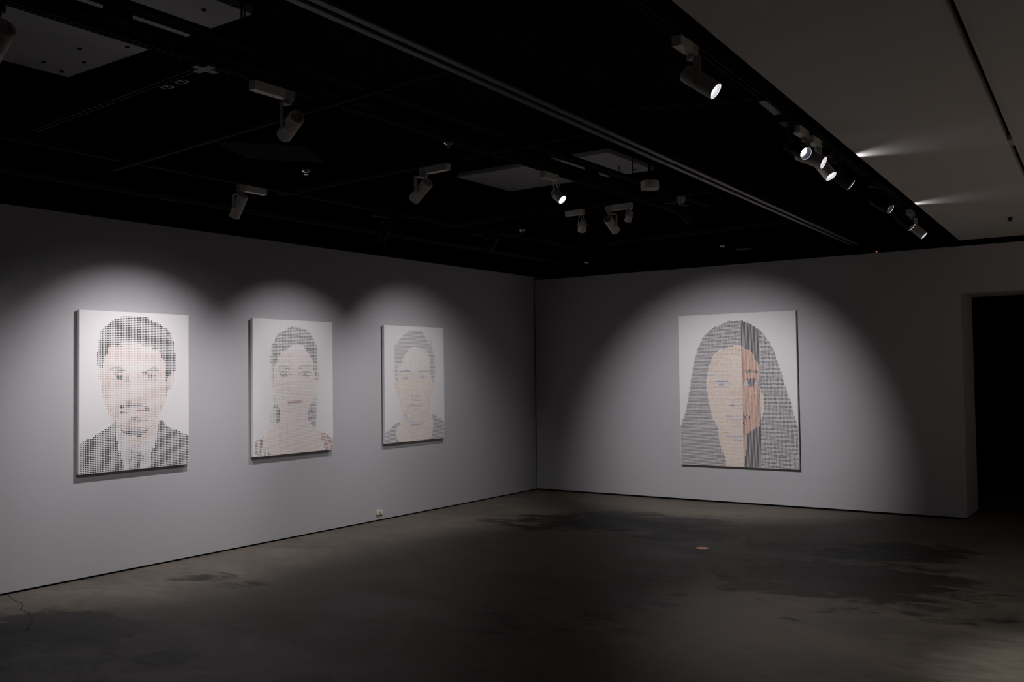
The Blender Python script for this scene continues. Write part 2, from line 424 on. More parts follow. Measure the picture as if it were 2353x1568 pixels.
# the dots of each portrait, left to right and top to bottom, as paint number and how many in a run
FACE_A = (
    0, 166, 2, 5, 1, 1, 2, 5, 1, 1, 2, 2, 1, 1, 2, 1, 0, 52, 2, 2, 1, 16, 2, 1, 0, 48, 1, 1, 2, 1, 1, 20, 2, 1, 1, 1, 0, 44, 2, 2,
    1, 24, 2, 4, 0, 39, 2, 1, 1, 30, 2, 2, 0, 36, 2, 1, 1, 28, 2, 1, 1, 5, 0, 33, 2, 2, 1, 35, 2, 3, 0, 29, 2, 1, 1, 40, 2, 1, 0, 27,
    2, 1, 1, 38, 2, 2, 1, 3, 0, 25, 2, 1, 1, 41, 2, 1, 1, 2, 2, 1, 0, 24, 2, 1, 1, 44, 2, 1, 0, 24, 2, 1, 1, 42, 2, 2, 1, 1, 2, 1,
    0, 23, 2, 1, 1, 42, 2, 3, 1, 1, 0, 23, 2, 1, 1, 43, 2, 3, 0, 22, 2, 1, 1, 44, 2, 1, 1, 2, 2, 1, 0, 21, 2, 1, 1, 13, 3, 10, 2, 5,
    1, 17, 2, 3, 0, 21, 2, 1, 1, 12, 3, 10, 4, 4, 1, 19, 2, 3, 0, 21, 2, 1, 1, 6, 3, 8, 4, 13, 3, 7, 1, 10, 2, 4, 0, 21, 2, 1, 1, 5,
    4, 28, 1, 11, 2, 4, 0, 21, 2, 1, 1, 5, 4, 28, 3, 6, 1, 9, 0, 21, 1, 6, 4, 33, 1, 9, 2, 1, 0, 20, 2, 1, 1, 6, 4, 34, 1, 10, 0, 19,
    2, 1, 1, 5, 4, 35, 1, 10, 0, 19, 2, 1, 1, 4, 4, 36, 1, 9, 2, 1, 0, 19, 2, 1, 1, 4, 4, 37, 1, 8, 2, 1, 0, 19, 1, 5, 4, 38, 1, 7,
    2, 1, 0, 19, 2, 1, 1, 4, 4, 38, 1, 7, 2, 1, 0, 19, 2, 1, 1, 3, 4, 40, 1, 7, 0, 19, 4, 1, 1, 3, 4, 13, 6, 1, 4, 1, 6, 1, 4, 1,
    6, 8, 4, 15, 1, 6, 2, 1, 0, 20, 4, 1, 1, 2, 4, 5, 2, 6, 4, 3, 6, 7, 4, 1, 6, 3, 4, 1, 6, 1, 4, 4, 2, 3, 4, 6, 1, 6, 2, 1,
    0, 20, 5, 2, 4, 5, 1, 2, 2, 6, 4, 3, 6, 2, 4, 1, 6, 7, 4, 4, 2, 6, 4, 5, 1, 6, 2, 1, 0, 20, 4, 1, 5, 2, 4, 3, 3, 6, 1, 5,
    4, 2, 6, 8, 4, 4, 1, 2, 2, 6, 4, 4, 1, 6, 2, 1, 0, 20, 4, 1, 5, 2, 4, 6, 3, 6, 4, 3, 6, 4, 4, 1, 6, 4, 2, 4, 4, 12, 1, 4,
    4, 2, 0, 21, 4, 2, 5, 1, 4, 6, 3, 3, 4, 7, 6, 2, 4, 1, 6, 5, 4, 1, 3, 6, 4, 9, 1, 4, 4, 2, 0, 21, 4, 11, 2, 1, 1, 2, 2, 1,
    4, 5, 6, 5, 4, 1, 6, 1, 8, 2, 4, 2, 2, 1, 1, 2, 3, 3, 4, 6, 1, 3, 5, 1, 4, 2, 0, 21, 4, 11, 2, 1, 1, 2, 2, 1, 4, 1, 3, 3,
    6, 5, 4, 2, 6, 1, 8, 1, 4, 3, 2, 3, 4, 9, 1, 2, 4, 1, 5, 2, 4, 1, 0, 22, 4, 2, 5, 1, 4, 4, 3, 2, 4, 2, 2, 3, 4, 1, 8, 2,
    4, 1, 6, 1, 4, 1, 6, 6, 4, 5, 2, 2, 4, 1, 3, 2, 4, 5, 5, 1, 1, 1, 5, 4, 4, 1, 0, 23, 4, 1, 5, 1, 4, 12, 3, 3, 4, 1, 6, 7,
    4, 14, 5, 2, 1, 1, 5, 1, 4, 2, 5, 1, 4, 1, 0, 23, 4, 1, 5, 1, 4, 16, 6, 6, 4, 14, 5, 1, 4, 2, 3, 1, 5, 3, 4, 2, 0, 23, 4, 1,
    5, 2, 4, 15, 6, 3, 4, 2, 6, 2, 4, 13, 5, 1, 4, 1, 5, 1, 3, 1, 5, 1, 4, 1, 5, 1, 4, 1, 0, 24, 4, 1, 5, 2, 4, 15, 6, 6, 4, 16,
    5, 1, 3, 1, 4, 1, 5, 3, 0, 24, 4, 1, 5, 2, 4, 15, 6, 4, 4, 1, 6, 2, 4, 13, 5, 3, 3, 1, 5, 2, 4, 1, 0, 25, 4, 1, 5, 2, 4, 15,
    6, 5, 4, 1, 6, 1, 4, 13, 5, 3, 3, 1, 5, 2, 4, 1, 0, 25, 4, 2, 5, 1, 4, 16, 6, 6, 4, 11, 7, 1, 4, 1, 7, 1, 5, 2, 3, 1, 5, 1,
    0, 28, 4, 1, 5, 1, 4, 16, 6, 5, 4, 1, 6, 1, 4, 8, 7, 2, 4, 1, 7, 1, 4, 1, 5, 1, 4, 1, 3, 1, 0, 29, 4, 1, 5, 1, 4, 16, 6, 6,
    4, 8, 7, 1, 4, 1, 7, 4, 5, 2, 3, 1, 0, 29, 4, 1, 5, 2, 4, 1, 7, 2, 4, 14, 6, 3, 4, 8, 7, 4, 4, 1, 7, 1, 4, 2, 5, 1, 3, 1,
    0, 30, 4, 1, 5, 1, 7, 3, 4, 1, 7, 1, 4, 20, 7, 1, 4, 1, 7, 1, 4, 1, 7, 3, 4, 2, 7, 1, 4, 2, 0, 31, 4, 1, 5, 1, 4, 1, 7, 2,
    4, 1, 7, 1, 4, 4, 5, 15, 4, 2, 7, 7, 4, 1, 7, 1, 5, 2, 0, 31, 4, 1, 5, 1, 7, 1, 4, 3, 7, 2, 4, 5, 3, 3, 4, 7, 3, 1, 4, 4,
    7, 1, 4, 1, 7, 1, 4, 2, 7, 1, 4, 2, 5, 1, 4, 1, 5, 1, 0, 31, 4, 2, 5, 1, 4, 10, 3, 13, 4, 1, 7, 3, 4, 1, 7, 4, 4, 1, 5, 2,
    0, 33, 4, 1, 5, 1, 4, 6, 1, 2, 2, 3, 1, 10, 4, 3, 7, 1, 4, 1, 7, 1, 4, 1, 7, 1, 4, 1, 7, 1, 4, 1, 7, 1, 4, 2, 0, 33, 4, 2,
    5, 1, 4, 5, 1, 3, 3, 12, 2, 3, 4, 1, 7, 4, 4, 1, 7, 2, 5, 2, 4, 1, 0, 34, 4, 1, 5, 2, 4, 7, 5, 1, 9, 1, 5, 10, 4, 1, 2, 3,
    4, 2, 7, 1, 4, 1, 7, 1, 4, 1, 5, 2, 4, 1, 0, 35, 4, 2, 5, 1, 4, 4, 2, 4, 4, 1, 8, 5, 9, 5, 2, 5, 7, 4, 4, 1, 7, 2, 4, 1,
    0, 35, 4, 2, 5, 2, 4, 3, 2, 5, 4, 5, 8, 5, 4, 3, 7, 6, 5, 2, 4, 1, 0, 37, 4, 1, 5, 3, 4, 21, 7, 1, 4, 2, 7, 2, 5, 1, 4, 1,
    0, 39, 4, 1, 5, 2, 4, 16, 7, 9, 5, 1, 7, 2, 0, 39, 4, 2, 5, 1, 4, 9, 1, 2, 2, 3, 7, 1, 5, 1, 7, 1, 5, 1, 7, 2, 5, 1, 7, 4,
    5, 1, 7, 2, 0, 39, 4, 2, 5, 1, 4, 7, 3, 1, 4, 1, 2, 4, 7, 1, 5, 2, 7, 11, 5, 1, 0, 40, 4, 1, 1, 1, 4, 8, 3, 16, 7, 4, 0, 39,
    1, 3, 4, 1, 5, 11, 7, 1, 5, 2, 7, 1, 5, 2, 7, 1, 5, 1, 7, 2, 5, 1, 7, 1, 5, 1, 7, 3, 2, 1, 1, 1, 0, 36, 1, 4, 11, 1, 5, 1,
    3, 2, 5, 9, 7, 5, 5, 1, 7, 1, 5, 2, 7, 2, 5, 1, 7, 2, 0, 1, 2, 1, 1, 2, 0, 34, 2, 1, 1, 4, 3, 1, 1, 1, 3, 6, 5, 5, 7, 4,
    5, 1, 7, 1, 5, 1, 7, 3, 5, 1, 7, 3, 1, 4, 2, 1, 0, 31, 1, 1, 2, 1, 1, 5, 11, 2, 1, 1, 5, 1, 3, 19, 7, 1, 5, 1, 7, 2, 1, 6,
    0, 28, 1, 9, 11, 2, 5, 1, 1, 1, 5, 4, 3, 12, 1, 1, 5, 1, 7, 4, 0, 1, 1, 7, 2, 1, 0, 24, 1, 11, 11, 3, 5, 1, 1, 16, 7, 1, 5, 1,
    7, 3, 0, 1, 11, 1, 1, 10, 0, 20, 1, 1, 2, 1, 1, 10, 2, 1, 0, 1, 11, 2, 5, 3, 1, 13, 7, 1, 5, 2, 7, 1, 5, 1, 0, 1, 11, 2, 1, 10,
    2, 2, 1, 1, 0, 16, 1, 13, 2, 1, 0, 1, 11, 3, 5, 4, 1, 9, 5, 1, 7, 1, 5, 1, 7, 1, 5, 1, 7, 2, 11, 2, 1, 16, 0, 10, 2, 1, 1, 1,
    2, 1, 1, 15, 0, 1, 11, 4, 5, 7, 7, 1, 1, 3, 7, 1, 5, 1, 7, 2, 5, 1, 7, 1, 5, 1, 11, 3, 1, 18, 0, 6, 1, 20, 0, 1, 11, 4, 5, 7,
    7, 1, 5, 2, 7, 1, 5, 3, 7, 3, 11, 4, 1, 21, 0, 1, 2, 1, 1, 21, 2, 1, 11, 5, 5, 6, 7, 2, 5, 1, 7, 6, 5, 1, 11, 4, 1, 45, 11, 6,
    5, 5, 7, 1, 5, 1, 7, 2, 5, 1, 7, 3, 11, 6, 1, 44, 2, 1, 0, 1, 11, 6, 5, 5, 7, 5, 11, 7, 1, 46, 0, 1, 11, 7, 5, 4, 7, 1, 5, 1,
    7, 1, 0, 1, 11, 8, 1, 46, 0, 1, 11, 8, 5, 2, 7, 2, 5, 1, 11, 10, 1, 46, 0, 1, 11, 22, 0, 1, 1, 46, 2, 1, 1, 1, 11, 6, 2, 2, 11, 12,
    1, 50, 11, 6, 2, 4, 1, 1, 2, 2, 11, 7, 1, 50, 11, 6, 2, 7, 11, 6, 1, 51, 11, 6, 2, 4, 1, 2, 2, 2, 11, 5, 1, 51, 11, 6, 2, 3, 1, 1,
    2, 1, 1, 1, 2, 3, 11, 4, 1, 52, 11, 4, 2, 4, 1, 3, 2, 3, 11, 4, 1, 52, 11, 4, 2, 4, 1, 2, 2, 3, 11, 5, 1, 52, 11, 4, 2, 4, 1, 1,
    2, 1, 1, 1, 11, 7, 1, 53, 11, 3, 2, 4, 1, 3, 11, 7, 1, 53, 11, 3, 2, 4, 1, 3, 11, 7, 1, 53, 11, 3, 2, 5, 1, 1, 2, 1, 11, 6, 1, 27,)
FACE_B = (
    0, 309, 13, 3, 2, 1, 1, 1, 13, 1, 1, 1, 13, 5, 0, 57, 13, 1, 2, 7, 1, 2, 2, 3, 13, 2, 2, 1, 13, 2, 0, 50, 13, 2, 1, 4, 2, 12, 1, 2,
    13, 1, 0, 47, 13, 2, 1, 2, 2, 1, 1, 1, 2, 1, 1, 1, 2, 3, 1, 2, 2, 1, 1, 2, 2, 7, 13, 2, 0, 43, 13, 2, 2, 2, 1, 1, 2, 2, 1, 1,
    2, 1, 1, 1, 2, 2, 1, 1, 2, 1, 1, 1, 2, 1, 1, 3, 2, 2, 1, 1, 2, 1, 1, 1, 2, 3, 13, 1, 0, 41, 2, 1, 1, 1, 2, 3, 1, 1, 2, 2,
    1, 1, 2, 5, 1, 3, 2, 10, 1, 1, 2, 2, 0, 39, 1, 1, 2, 4, 1, 1, 2, 1, 1, 1, 2, 3, 1, 1, 2, 4, 1, 2, 2, 1, 1, 2, 2, 2, 1, 4,
    2, 2, 1, 2, 13, 1, 0, 37, 1, 3, 2, 1, 1, 1, 2, 1, 1, 1, 2, 3, 1, 1, 2, 1, 1, 2, 2, 2, 1, 2, 2, 3, 1, 2, 2, 2, 1, 2, 2, 2,
    1, 2, 2, 1, 13, 1, 0, 36, 13, 1, 2, 2, 1, 1, 2, 1, 1, 2, 2, 1, 1, 1, 2, 3, 1, 3, 2, 2, 1, 1, 2, 3, 1, 1, 2, 2, 1, 2, 2, 1,
    1, 2, 2, 1, 1, 1, 2, 1, 1, 1, 2, 1, 13, 1, 0, 34, 13, 1, 2, 5, 1, 1, 2, 3, 1, 1, 2, 2, 1, 1, 2, 2, 1, 2, 2, 1, 1, 1, 2, 3,
    1, 1, 2, 1, 1, 3, 2, 1, 1, 1, 2, 5, 13, 1, 0, 34, 13, 1, 2, 6, 1, 1, 2, 4, 1, 1, 2, 3, 1, 1, 2, 2, 1, 1, 2, 1, 1, 1, 2, 2,
    1, 2, 2, 3, 1, 3, 2, 3, 1, 1, 2, 1, 0, 32, 13, 1, 1, 1, 2, 3, 1, 1, 2, 1, 1, 1, 2, 1, 1, 1, 2, 1, 1, 1, 2, 2, 1, 2, 2, 1,
    1, 1, 2, 2, 13, 1, 2, 3, 1, 1, 2, 1, 1, 1, 2, 5, 1, 1, 2, 2, 1, 2, 13, 1, 0, 31, 13, 1, 1, 2, 2, 1, 1, 1, 2, 3, 1, 2, 2, 2,
    1, 1, 2, 1, 1, 1, 2, 4, 13, 1, 1, 1, 0, 1, 13, 4, 2, 1, 13, 1, 2, 1, 1, 7, 2, 1, 1, 1, 2, 2, 0, 30, 13, 1, 2, 1, 1, 1, 2, 1,
    1, 2, 2, 1, 1, 2, 2, 4, 1, 3, 13, 3, 0, 9, 13, 1, 2, 1, 1, 7, 2, 2, 1, 1, 0, 30, 2, 2, 1, 1, 2, 2, 1, 1, 2, 4, 1, 2, 2, 1,
    1, 1, 13, 1, 0, 14, 2, 1, 1, 4, 2, 1, 1, 3, 2, 2, 13, 1, 0, 29, 13, 1, 2, 1, 1, 2, 2, 1, 1, 1, 2, 1, 1, 1, 2, 1, 1, 1, 2, 2,
    1, 1, 13, 1, 0, 16, 13, 1, 2, 1, 1, 1, 2, 1, 1, 5, 2, 2, 0, 29, 1, 4, 2, 7, 12, 19, 2, 1, 1, 1, 2, 1, 1, 5, 2, 3, 0, 29, 1, 3,
    2, 1, 1, 1, 2, 1, 1, 1, 2, 1, 12, 2, 4, 2, 12, 1, 4, 1, 12, 18, 2, 1, 1, 7, 13, 1, 0, 29, 13, 1, 2, 1, 1, 1, 2, 1, 1, 1, 2, 1,
    1, 1, 2, 1, 12, 5, 4, 2, 12, 18, 1, 3, 2, 1, 1, 3, 13, 1, 0, 29, 13, 1, 2, 1, 1, 2, 2, 1, 1, 1, 2, 1, 4, 1, 12, 2, 4, 2, 12, 2,
    4, 3, 12, 17, 2, 1, 1, 3, 2, 2, 13, 1, 0, 28, 1, 1, 2, 4, 1, 2, 12, 1, 4, 3, 12, 2, 4, 3, 12, 2, 4, 1, 12, 16, 1, 5, 2, 1, 13, 1,
    0, 28, 13, 1, 2, 2, 1, 1, 2, 1, 1, 1, 4, 1, 12, 1, 4, 1, 12, 3, 4, 1, 12, 3, 4, 1, 12, 19, 1, 5, 13, 1, 0, 28, 13, 1, 1, 1, 2, 1,
    1, 3, 4, 2, 12, 11, 4, 1, 12, 17, 1, 4, 2, 1, 0, 28, 13, 1, 2, 3, 1, 1, 2, 1, 12, 1, 4, 2, 12, 2, 4, 3, 12, 1, 4, 3, 12, 20, 1, 1,
    2, 2, 13, 1, 0, 28, 2, 1, 1, 1, 2, 3, 12, 6, 4, 2, 12, 2, 4, 1, 12, 1, 4, 1, 12, 20, 2, 3, 1, 1, 0, 29, 13, 1, 1, 1, 2, 2, 12, 3,
    4, 1, 12, 3, 4, 1, 12, 3, 4, 3, 12, 19, 2, 1, 1, 1, 2, 1, 13, 1, 0, 29, 13, 1, 2, 2, 12, 4, 3, 6, 4, 1, 12, 3, 4, 1, 12, 8, 3, 3,
    2, 6, 12, 2, 2, 1, 1, 1, 2, 2, 0, 29, 13, 1, 3, 1, 12, 3, 4, 1, 1, 2, 2, 7, 12, 1, 4, 2, 12, 6, 2, 6, 3, 6, 12, 1, 2, 3, 1, 1,
    0, 29, 13, 1, 3, 1, 12, 3, 4, 2, 12, 2, 4, 1, 12, 1, 2, 4, 4, 1, 12, 8, 3, 3, 12, 10, 2, 3, 13, 1, 0, 29, 13, 1, 3, 1, 12, 4, 4, 1,
    12, 1, 4, 1, 12, 2, 4, 2, 12, 1, 4, 3, 12, 20, 1, 1, 2, 2, 13, 1, 0, 29, 13, 1, 3, 1, 12, 4, 3, 3, 2, 5, 12, 13, 2, 2, 1, 2, 2, 2,
    12, 5, 2, 3, 0, 29, 12, 1, 3, 1, 12, 5, 2, 8, 12, 8, 3, 3, 2, 9, 12, 3, 1, 2, 13, 1, 0, 28, 12, 2, 3, 1, 12, 5, 1, 2, 12, 1, 2, 2,
    1, 1, 11, 2, 8, 4, 12, 4, 8, 2, 11, 3, 1, 2, 12, 8, 1, 2, 8, 2, 0, 27, 12, 2, 3, 1, 12, 6, 2, 6, 12, 11, 11, 2, 2, 5, 3, 3, 12, 3,
    2, 2, 8, 2, 0, 27, 12, 2, 3, 1, 12, 28, 2, 3, 12, 5, 2, 1, 8, 3, 0, 27, 12, 2, 3, 1, 12, 4, 4, 1, 12, 1, 4, 4, 12, 26, 1, 1, 8, 3,
    0, 27, 12, 2, 3, 1, 12, 4, 4, 6, 12, 26, 2, 1, 8, 3, 0, 28, 3, 2, 12, 2, 4, 3, 12, 1, 4, 2, 12, 30, 8, 1, 0, 29, 12, 4, 4, 2, 12, 4,
    4, 1, 12, 1, 4, 1, 12, 1, 4, 1, 12, 1, 4, 1, 12, 23, 0, 31, 12, 3, 4, 11, 12, 25, 0, 31, 3, 1, 12, 6, 4, 3, 12, 1, 4, 1, 12, 2, 4, 1,
    12, 23, 0, 32, 3, 1, 12, 2, 4, 2, 12, 1, 4, 1, 12, 1, 4, 7, 12, 23, 0, 33, 12, 3, 4, 4, 12, 1, 4, 1, 12, 1, 4, 1, 12, 1, 4, 3, 12, 22,
    0, 34, 12, 1, 4, 4, 12, 1, 4, 1, 12, 3, 4, 3, 12, 23, 0, 34, 12, 1, 4, 1, 12, 1, 4, 2, 12, 1, 4, 1, 12, 2, 4, 2, 12, 2, 8, 3, 12, 4,
    3, 1, 12, 15, 0, 34, 12, 1, 4, 3, 12, 1, 4, 1, 12, 1, 4, 6, 12, 1, 8, 2, 12, 3, 3, 1, 12, 16, 0, 32, 13, 2, 4, 4, 12, 3, 4, 2, 12, 2,
    4, 1, 12, 21, 13, 4, 0, 31, 13, 1, 12, 7, 4, 3, 12, 1, 4, 1, 12, 22, 13, 4, 0, 31, 13, 3, 12, 6, 4, 1, 12, 1, 4, 2, 12, 22, 13, 4, 0, 31,
    13, 1, 12, 1, 13, 1, 12, 32, 13, 4, 0, 32, 13, 2, 12, 9, 1, 1, 3, 13, 12, 8, 13, 6, 0, 31, 13, 3, 12, 8, 8, 1, 9, 1, 1, 1, 9, 10, 1, 1,
    12, 8, 13, 6, 0, 31, 13, 1, 12, 1, 13, 1, 12, 9, 8, 12, 12, 9, 13, 1, 2, 3, 13, 2, 0, 30, 13, 1, 2, 3, 12, 9, 8, 9, 12, 11, 2, 5, 13, 1,
    0, 30, 13, 1, 12, 1, 2, 3, 1, 1, 12, 28, 2, 5, 13, 1, 0, 30, 13, 2, 12, 1, 13, 1, 2, 1, 1, 2, 12, 27, 2, 5, 13, 1, 0, 30, 13, 4, 1, 3,
    12, 25, 1, 3, 2, 1, 13, 1, 2, 2, 13, 1, 0, 29, 13, 4, 12, 1, 1, 3, 12, 6, 5, 13, 12, 7, 1, 4, 13, 1, 2, 1, 13, 1, 0, 29, 13, 1, 12, 1,
    13, 3, 1, 3, 12, 25, 1, 2, 2, 1, 1, 1, 13, 1, 2, 2, 13, 1, 0, 29, 12, 1, 13, 4, 1, 3, 12, 25, 2, 1, 1, 1, 2, 1, 1, 2, 2, 2, 13, 1,
    0, 29, 13, 5, 1, 3, 12, 25, 1, 1, 2, 1, 12, 1, 1, 1, 13, 1, 2, 2, 13, 1, 0, 29, 12, 1, 13, 4, 1, 3, 12, 25, 2, 1, 12, 1, 2, 1, 1, 1,
    13, 1, 2, 2, 13, 1, 0, 29, 12, 1, 13, 4, 1, 3, 12, 25, 1, 3, 2, 4, 13, 1, 0, 28, 12, 1, 13, 2, 12, 1, 13, 2, 1, 3, 12, 7, 5, 10, 12, 8,
    1, 4, 2, 3, 13, 1, 0, 28, 12, 5, 13, 1, 1, 2, 12, 26, 2, 1, 1, 2, 2, 1, 1, 1, 2, 2, 13, 1, 0, 28, 12, 7, 1, 1, 12, 27, 1, 1, 12, 1,
    1, 1, 2, 1, 12, 1, 2, 1, 0, 29, 12, 36, 2, 1, 1, 2, 2, 2, 0, 28, 12, 4, 5, 2, 12, 1, 5, 1, 12, 1, 5, 1, 12, 28, 2, 4, 0, 28, 12, 6,
    5, 1, 12, 5, 5, 1, 12, 1, 5, 1, 12, 1, 5, 1, 12, 21, 2, 4, 0, 28, 12, 6, 5, 1, 12, 4, 5, 2, 12, 1, 5, 1, 12, 24, 2, 3, 0, 28, 12, 16,
    5, 1, 12, 25, 0, 27, 12, 9, 5, 1, 12, 7, 5, 1, 12, 26, 0, 26, 12, 10, 7, 1, 5, 1, 7, 1, 12, 1, 7, 2, 5, 1, 12, 1, 7, 1, 12, 1, 7, 2,
    12, 1, 7, 2, 12, 1, 7, 1, 12, 1, 7, 2, 12, 16, 2, 2, 0, 18, 2, 2, 12, 8, 7, 1, 12, 2, 7, 1, 12, 1, 5, 1, 12, 1, 5, 1, 7, 2, 5, 1,
    12, 1, 7, 2, 12, 1, 7, 1, 12, 2, 7, 1, 12, 1, 7, 1, 12, 3, 7, 2, 12, 6, 7, 1, 12, 1, 7, 2, 12, 2, 7, 1, 12, 3, 0, 16, 11, 2, 0, 2,
    12, 1, 7, 4, 12, 4, 7, 1, 12, 1, 7, 1, 5, 2, 7, 2, 5, 2, 12, 3, 7, 4, 12, 1, 7, 1, 12, 1, 7, 1, 12, 1, 7, 1, 12, 3, 7, 1, 12, 1,
    7, 1, 12, 1, 7, 1, 12, 3, 7, 1, 12, 1, 7, 1, 12, 1, 7, 1, 12, 3, 9, 4, 0, 9, 11, 1, 9, 1, 11, 1, 9, 1, 10, 2, 0, 1, 7, 2, 12, 1,
    7, 3, 12, 1, 7, 1, 12, 1, 7, 1, 12, 5, 7, 1, 12, 1, 7, 1, 12, 1, 5, 1, 7, 4, 12, 3, 7, 1, 12, 4, 7, 4, 12, 3, 7, 2, 12, 1, 7, 2,
    12, 1, 7, 4, 12, 1, 9, 3, 11, 2, 9, 1, 0, 6, 10, 2, 11, 2, 9, 1, 10, 2, 0, 1, 7, 7, 12, 2, 7, 3, 12, 1, 7, 1, 5, 1, 12, 3, 7, 4,
    12, 1, 7, 1, 12, 1, 7, 3, 12, 2, 7, 2, 12, 2, 7, 1, 12, 1, 7, 5, 12, 1, 7, 3, 12, 3, 7, 1, 12, 1, 9, 4, 11, 1, 10, 2, 0, 5, 10, 2,
    11, 2, 9, 1, 10, 2, 0, 2, 12, 1, 7, 1, 12, 2, 7, 3, 12, 3, 7, 4, 12, 1, 5, 1, 12, 2, 7, 1, 12, 1, 7, 4, 12, 6, 7, 3, 12, 1, 7, 5,
    12, 1, 7, 2, 12, 1, 7, 5, 12, 1, 9, 4, 11, 1, 9, 1, 10, 2, 11, 1, 0, 1, 9, 1, 0, 1, 10, 2, 11, 2, 9, 1, 10, 2, 0, 2, 7, 1, 12, 3,
    7, 1, 12, 2, 7, 2, 12, 3, 7, 2, 5, 1, 12, 2, 7, 1, 5, 1, 7, 2, 12, 1, 7, 1, 12, 3, 7, 1, 12, 1, 7, 2, 12, 1, 7, 1, 12, 1, 7, 1,
    12, 1, 7, 1, 12, 2, 7, 3, 12, 1, 7, 1, 12, 1, 7, 1, 12, 1, 7, 2, 12, 1, 9, 4, 11, 1, 9, 1, 10, 3, 0, 1, 9, 1, 0, 1, 2, 2, 11, 1,
    9, 2, 10, 2, 0, 2, 12, 2, 7, 3, 12, 2, 7, 2, 12, 1, 7, 1, 12, 2, 7, 4, 5, 1, 7, 3, 12, 2, 7, 2, 12, 1, 7, 3, 12, 2, 7, 1, 12, 1,
    7, 1, 12, 1, 7, 3, 12, 2, 7, 3, 12, 3, 7, 2, 12, 1, 9, 5, 11, 1, 10, 3, 11, 1, 9, 1, 0, 1, 2, 2, 11, 1, 2, 1, 9, 1, 10, 2, 11, 2,
    12, 2, 7, 1, 12, 1, 7, 1, 12, 6, 7, 4, 12, 1, 7, 3, 12, 1, 7, 1, 12, 3, 7, 2, 12, 2, 7, 3, 12, 1, 7, 2, 12, 2, 7, 3, 12, 3, 7, 1,
    12, 1, 7, 3, 12, 2, 0, 1, 9, 4, 11, 1, 9, 3, 10, 1, 11, 1, 0, 1, 2, 2, 11, 1, 2, 1, 9, 1, 11, 4, 0, 1, 7, 2, 12, 2, 7, 1, 12, 2,
    7, 8, 12, 2, 7, 7, 12, 1, 7, 2, 12, 2, 7, 1, 12, 1, 7, 3, 12, 1, 7, 2, 12, 3, 7, 2, 12, 1, 7, 1, 12, 3, 2, 1, 0, 2, 9, 4, 11, 1,
    9, 4, 0, 1, 2, 2, 11, 1, 2, 1, 9, 1, 11, 4, 0, 1, 12, 2, 7, 1, 12, 1, 7, 1, 12, 2, 7, 3, 12, 4, 7, 1, 12, 1, 7, 3, 12, 3, 7, 1,
    12, 1, 7, 1, 12, 1, 7, 1, 12, 1, 7, 1, 12, 1, 7, 2, 12, 1, 7, 2, 12, 1, 7, 3, 12, 2, 7, 1, 12, 3, 7, 1, 12, 1, 2, 1, 0, 2, 9, 4,
    11, 2, 9, 3, 0, 1, 2, 2, 11, 1, 2, 1, 9, 1, 11, 3, 9, 1, 0, 1, 12, 2, 7, 3, 12, 3, 7, 1, 12, 2, 7, 1, 12, 6, 7, 4, 12, 2, 7, 1,
    12, 1, 7, 3, 12, 3, 7, 2, 12, 1, 7, 5, 12, 1, 7, 2, 12, 2, 7, 2, 12, 1, 0, 2, 9, 5, 11, 1, 9, 3, 0, 1, 11, 2, 9, 3, 11, 3, 9, 1,
    0, 1, 12, 1, 2, 2, 12, 2, 7, 6, 12, 2, 7, 3, 12, 2, 7, 8, 12, 1, 7, 2, 12, 2, 7, 4, 12, 1, 7, 1, 12, 1, 7, 3, 12, 2, 7, 1, 12, 1,
    7, 1, 12, 2, 0, 2, 9, 5, 11, 1, 9, 3, 0, 1, 11, 2, 9, 3, 11, 3, 9, 1, 0, 1, 12, 1, 2, 2, 7, 7, 12, 2, 7, 5, 12, 2, 7, 1, 12, 3,
    7, 4, 12, 2, 7, 1, 12, 1, 7, 1, 12, 17, 0, 2, 9, 4, 11, 1, 9, 3,)
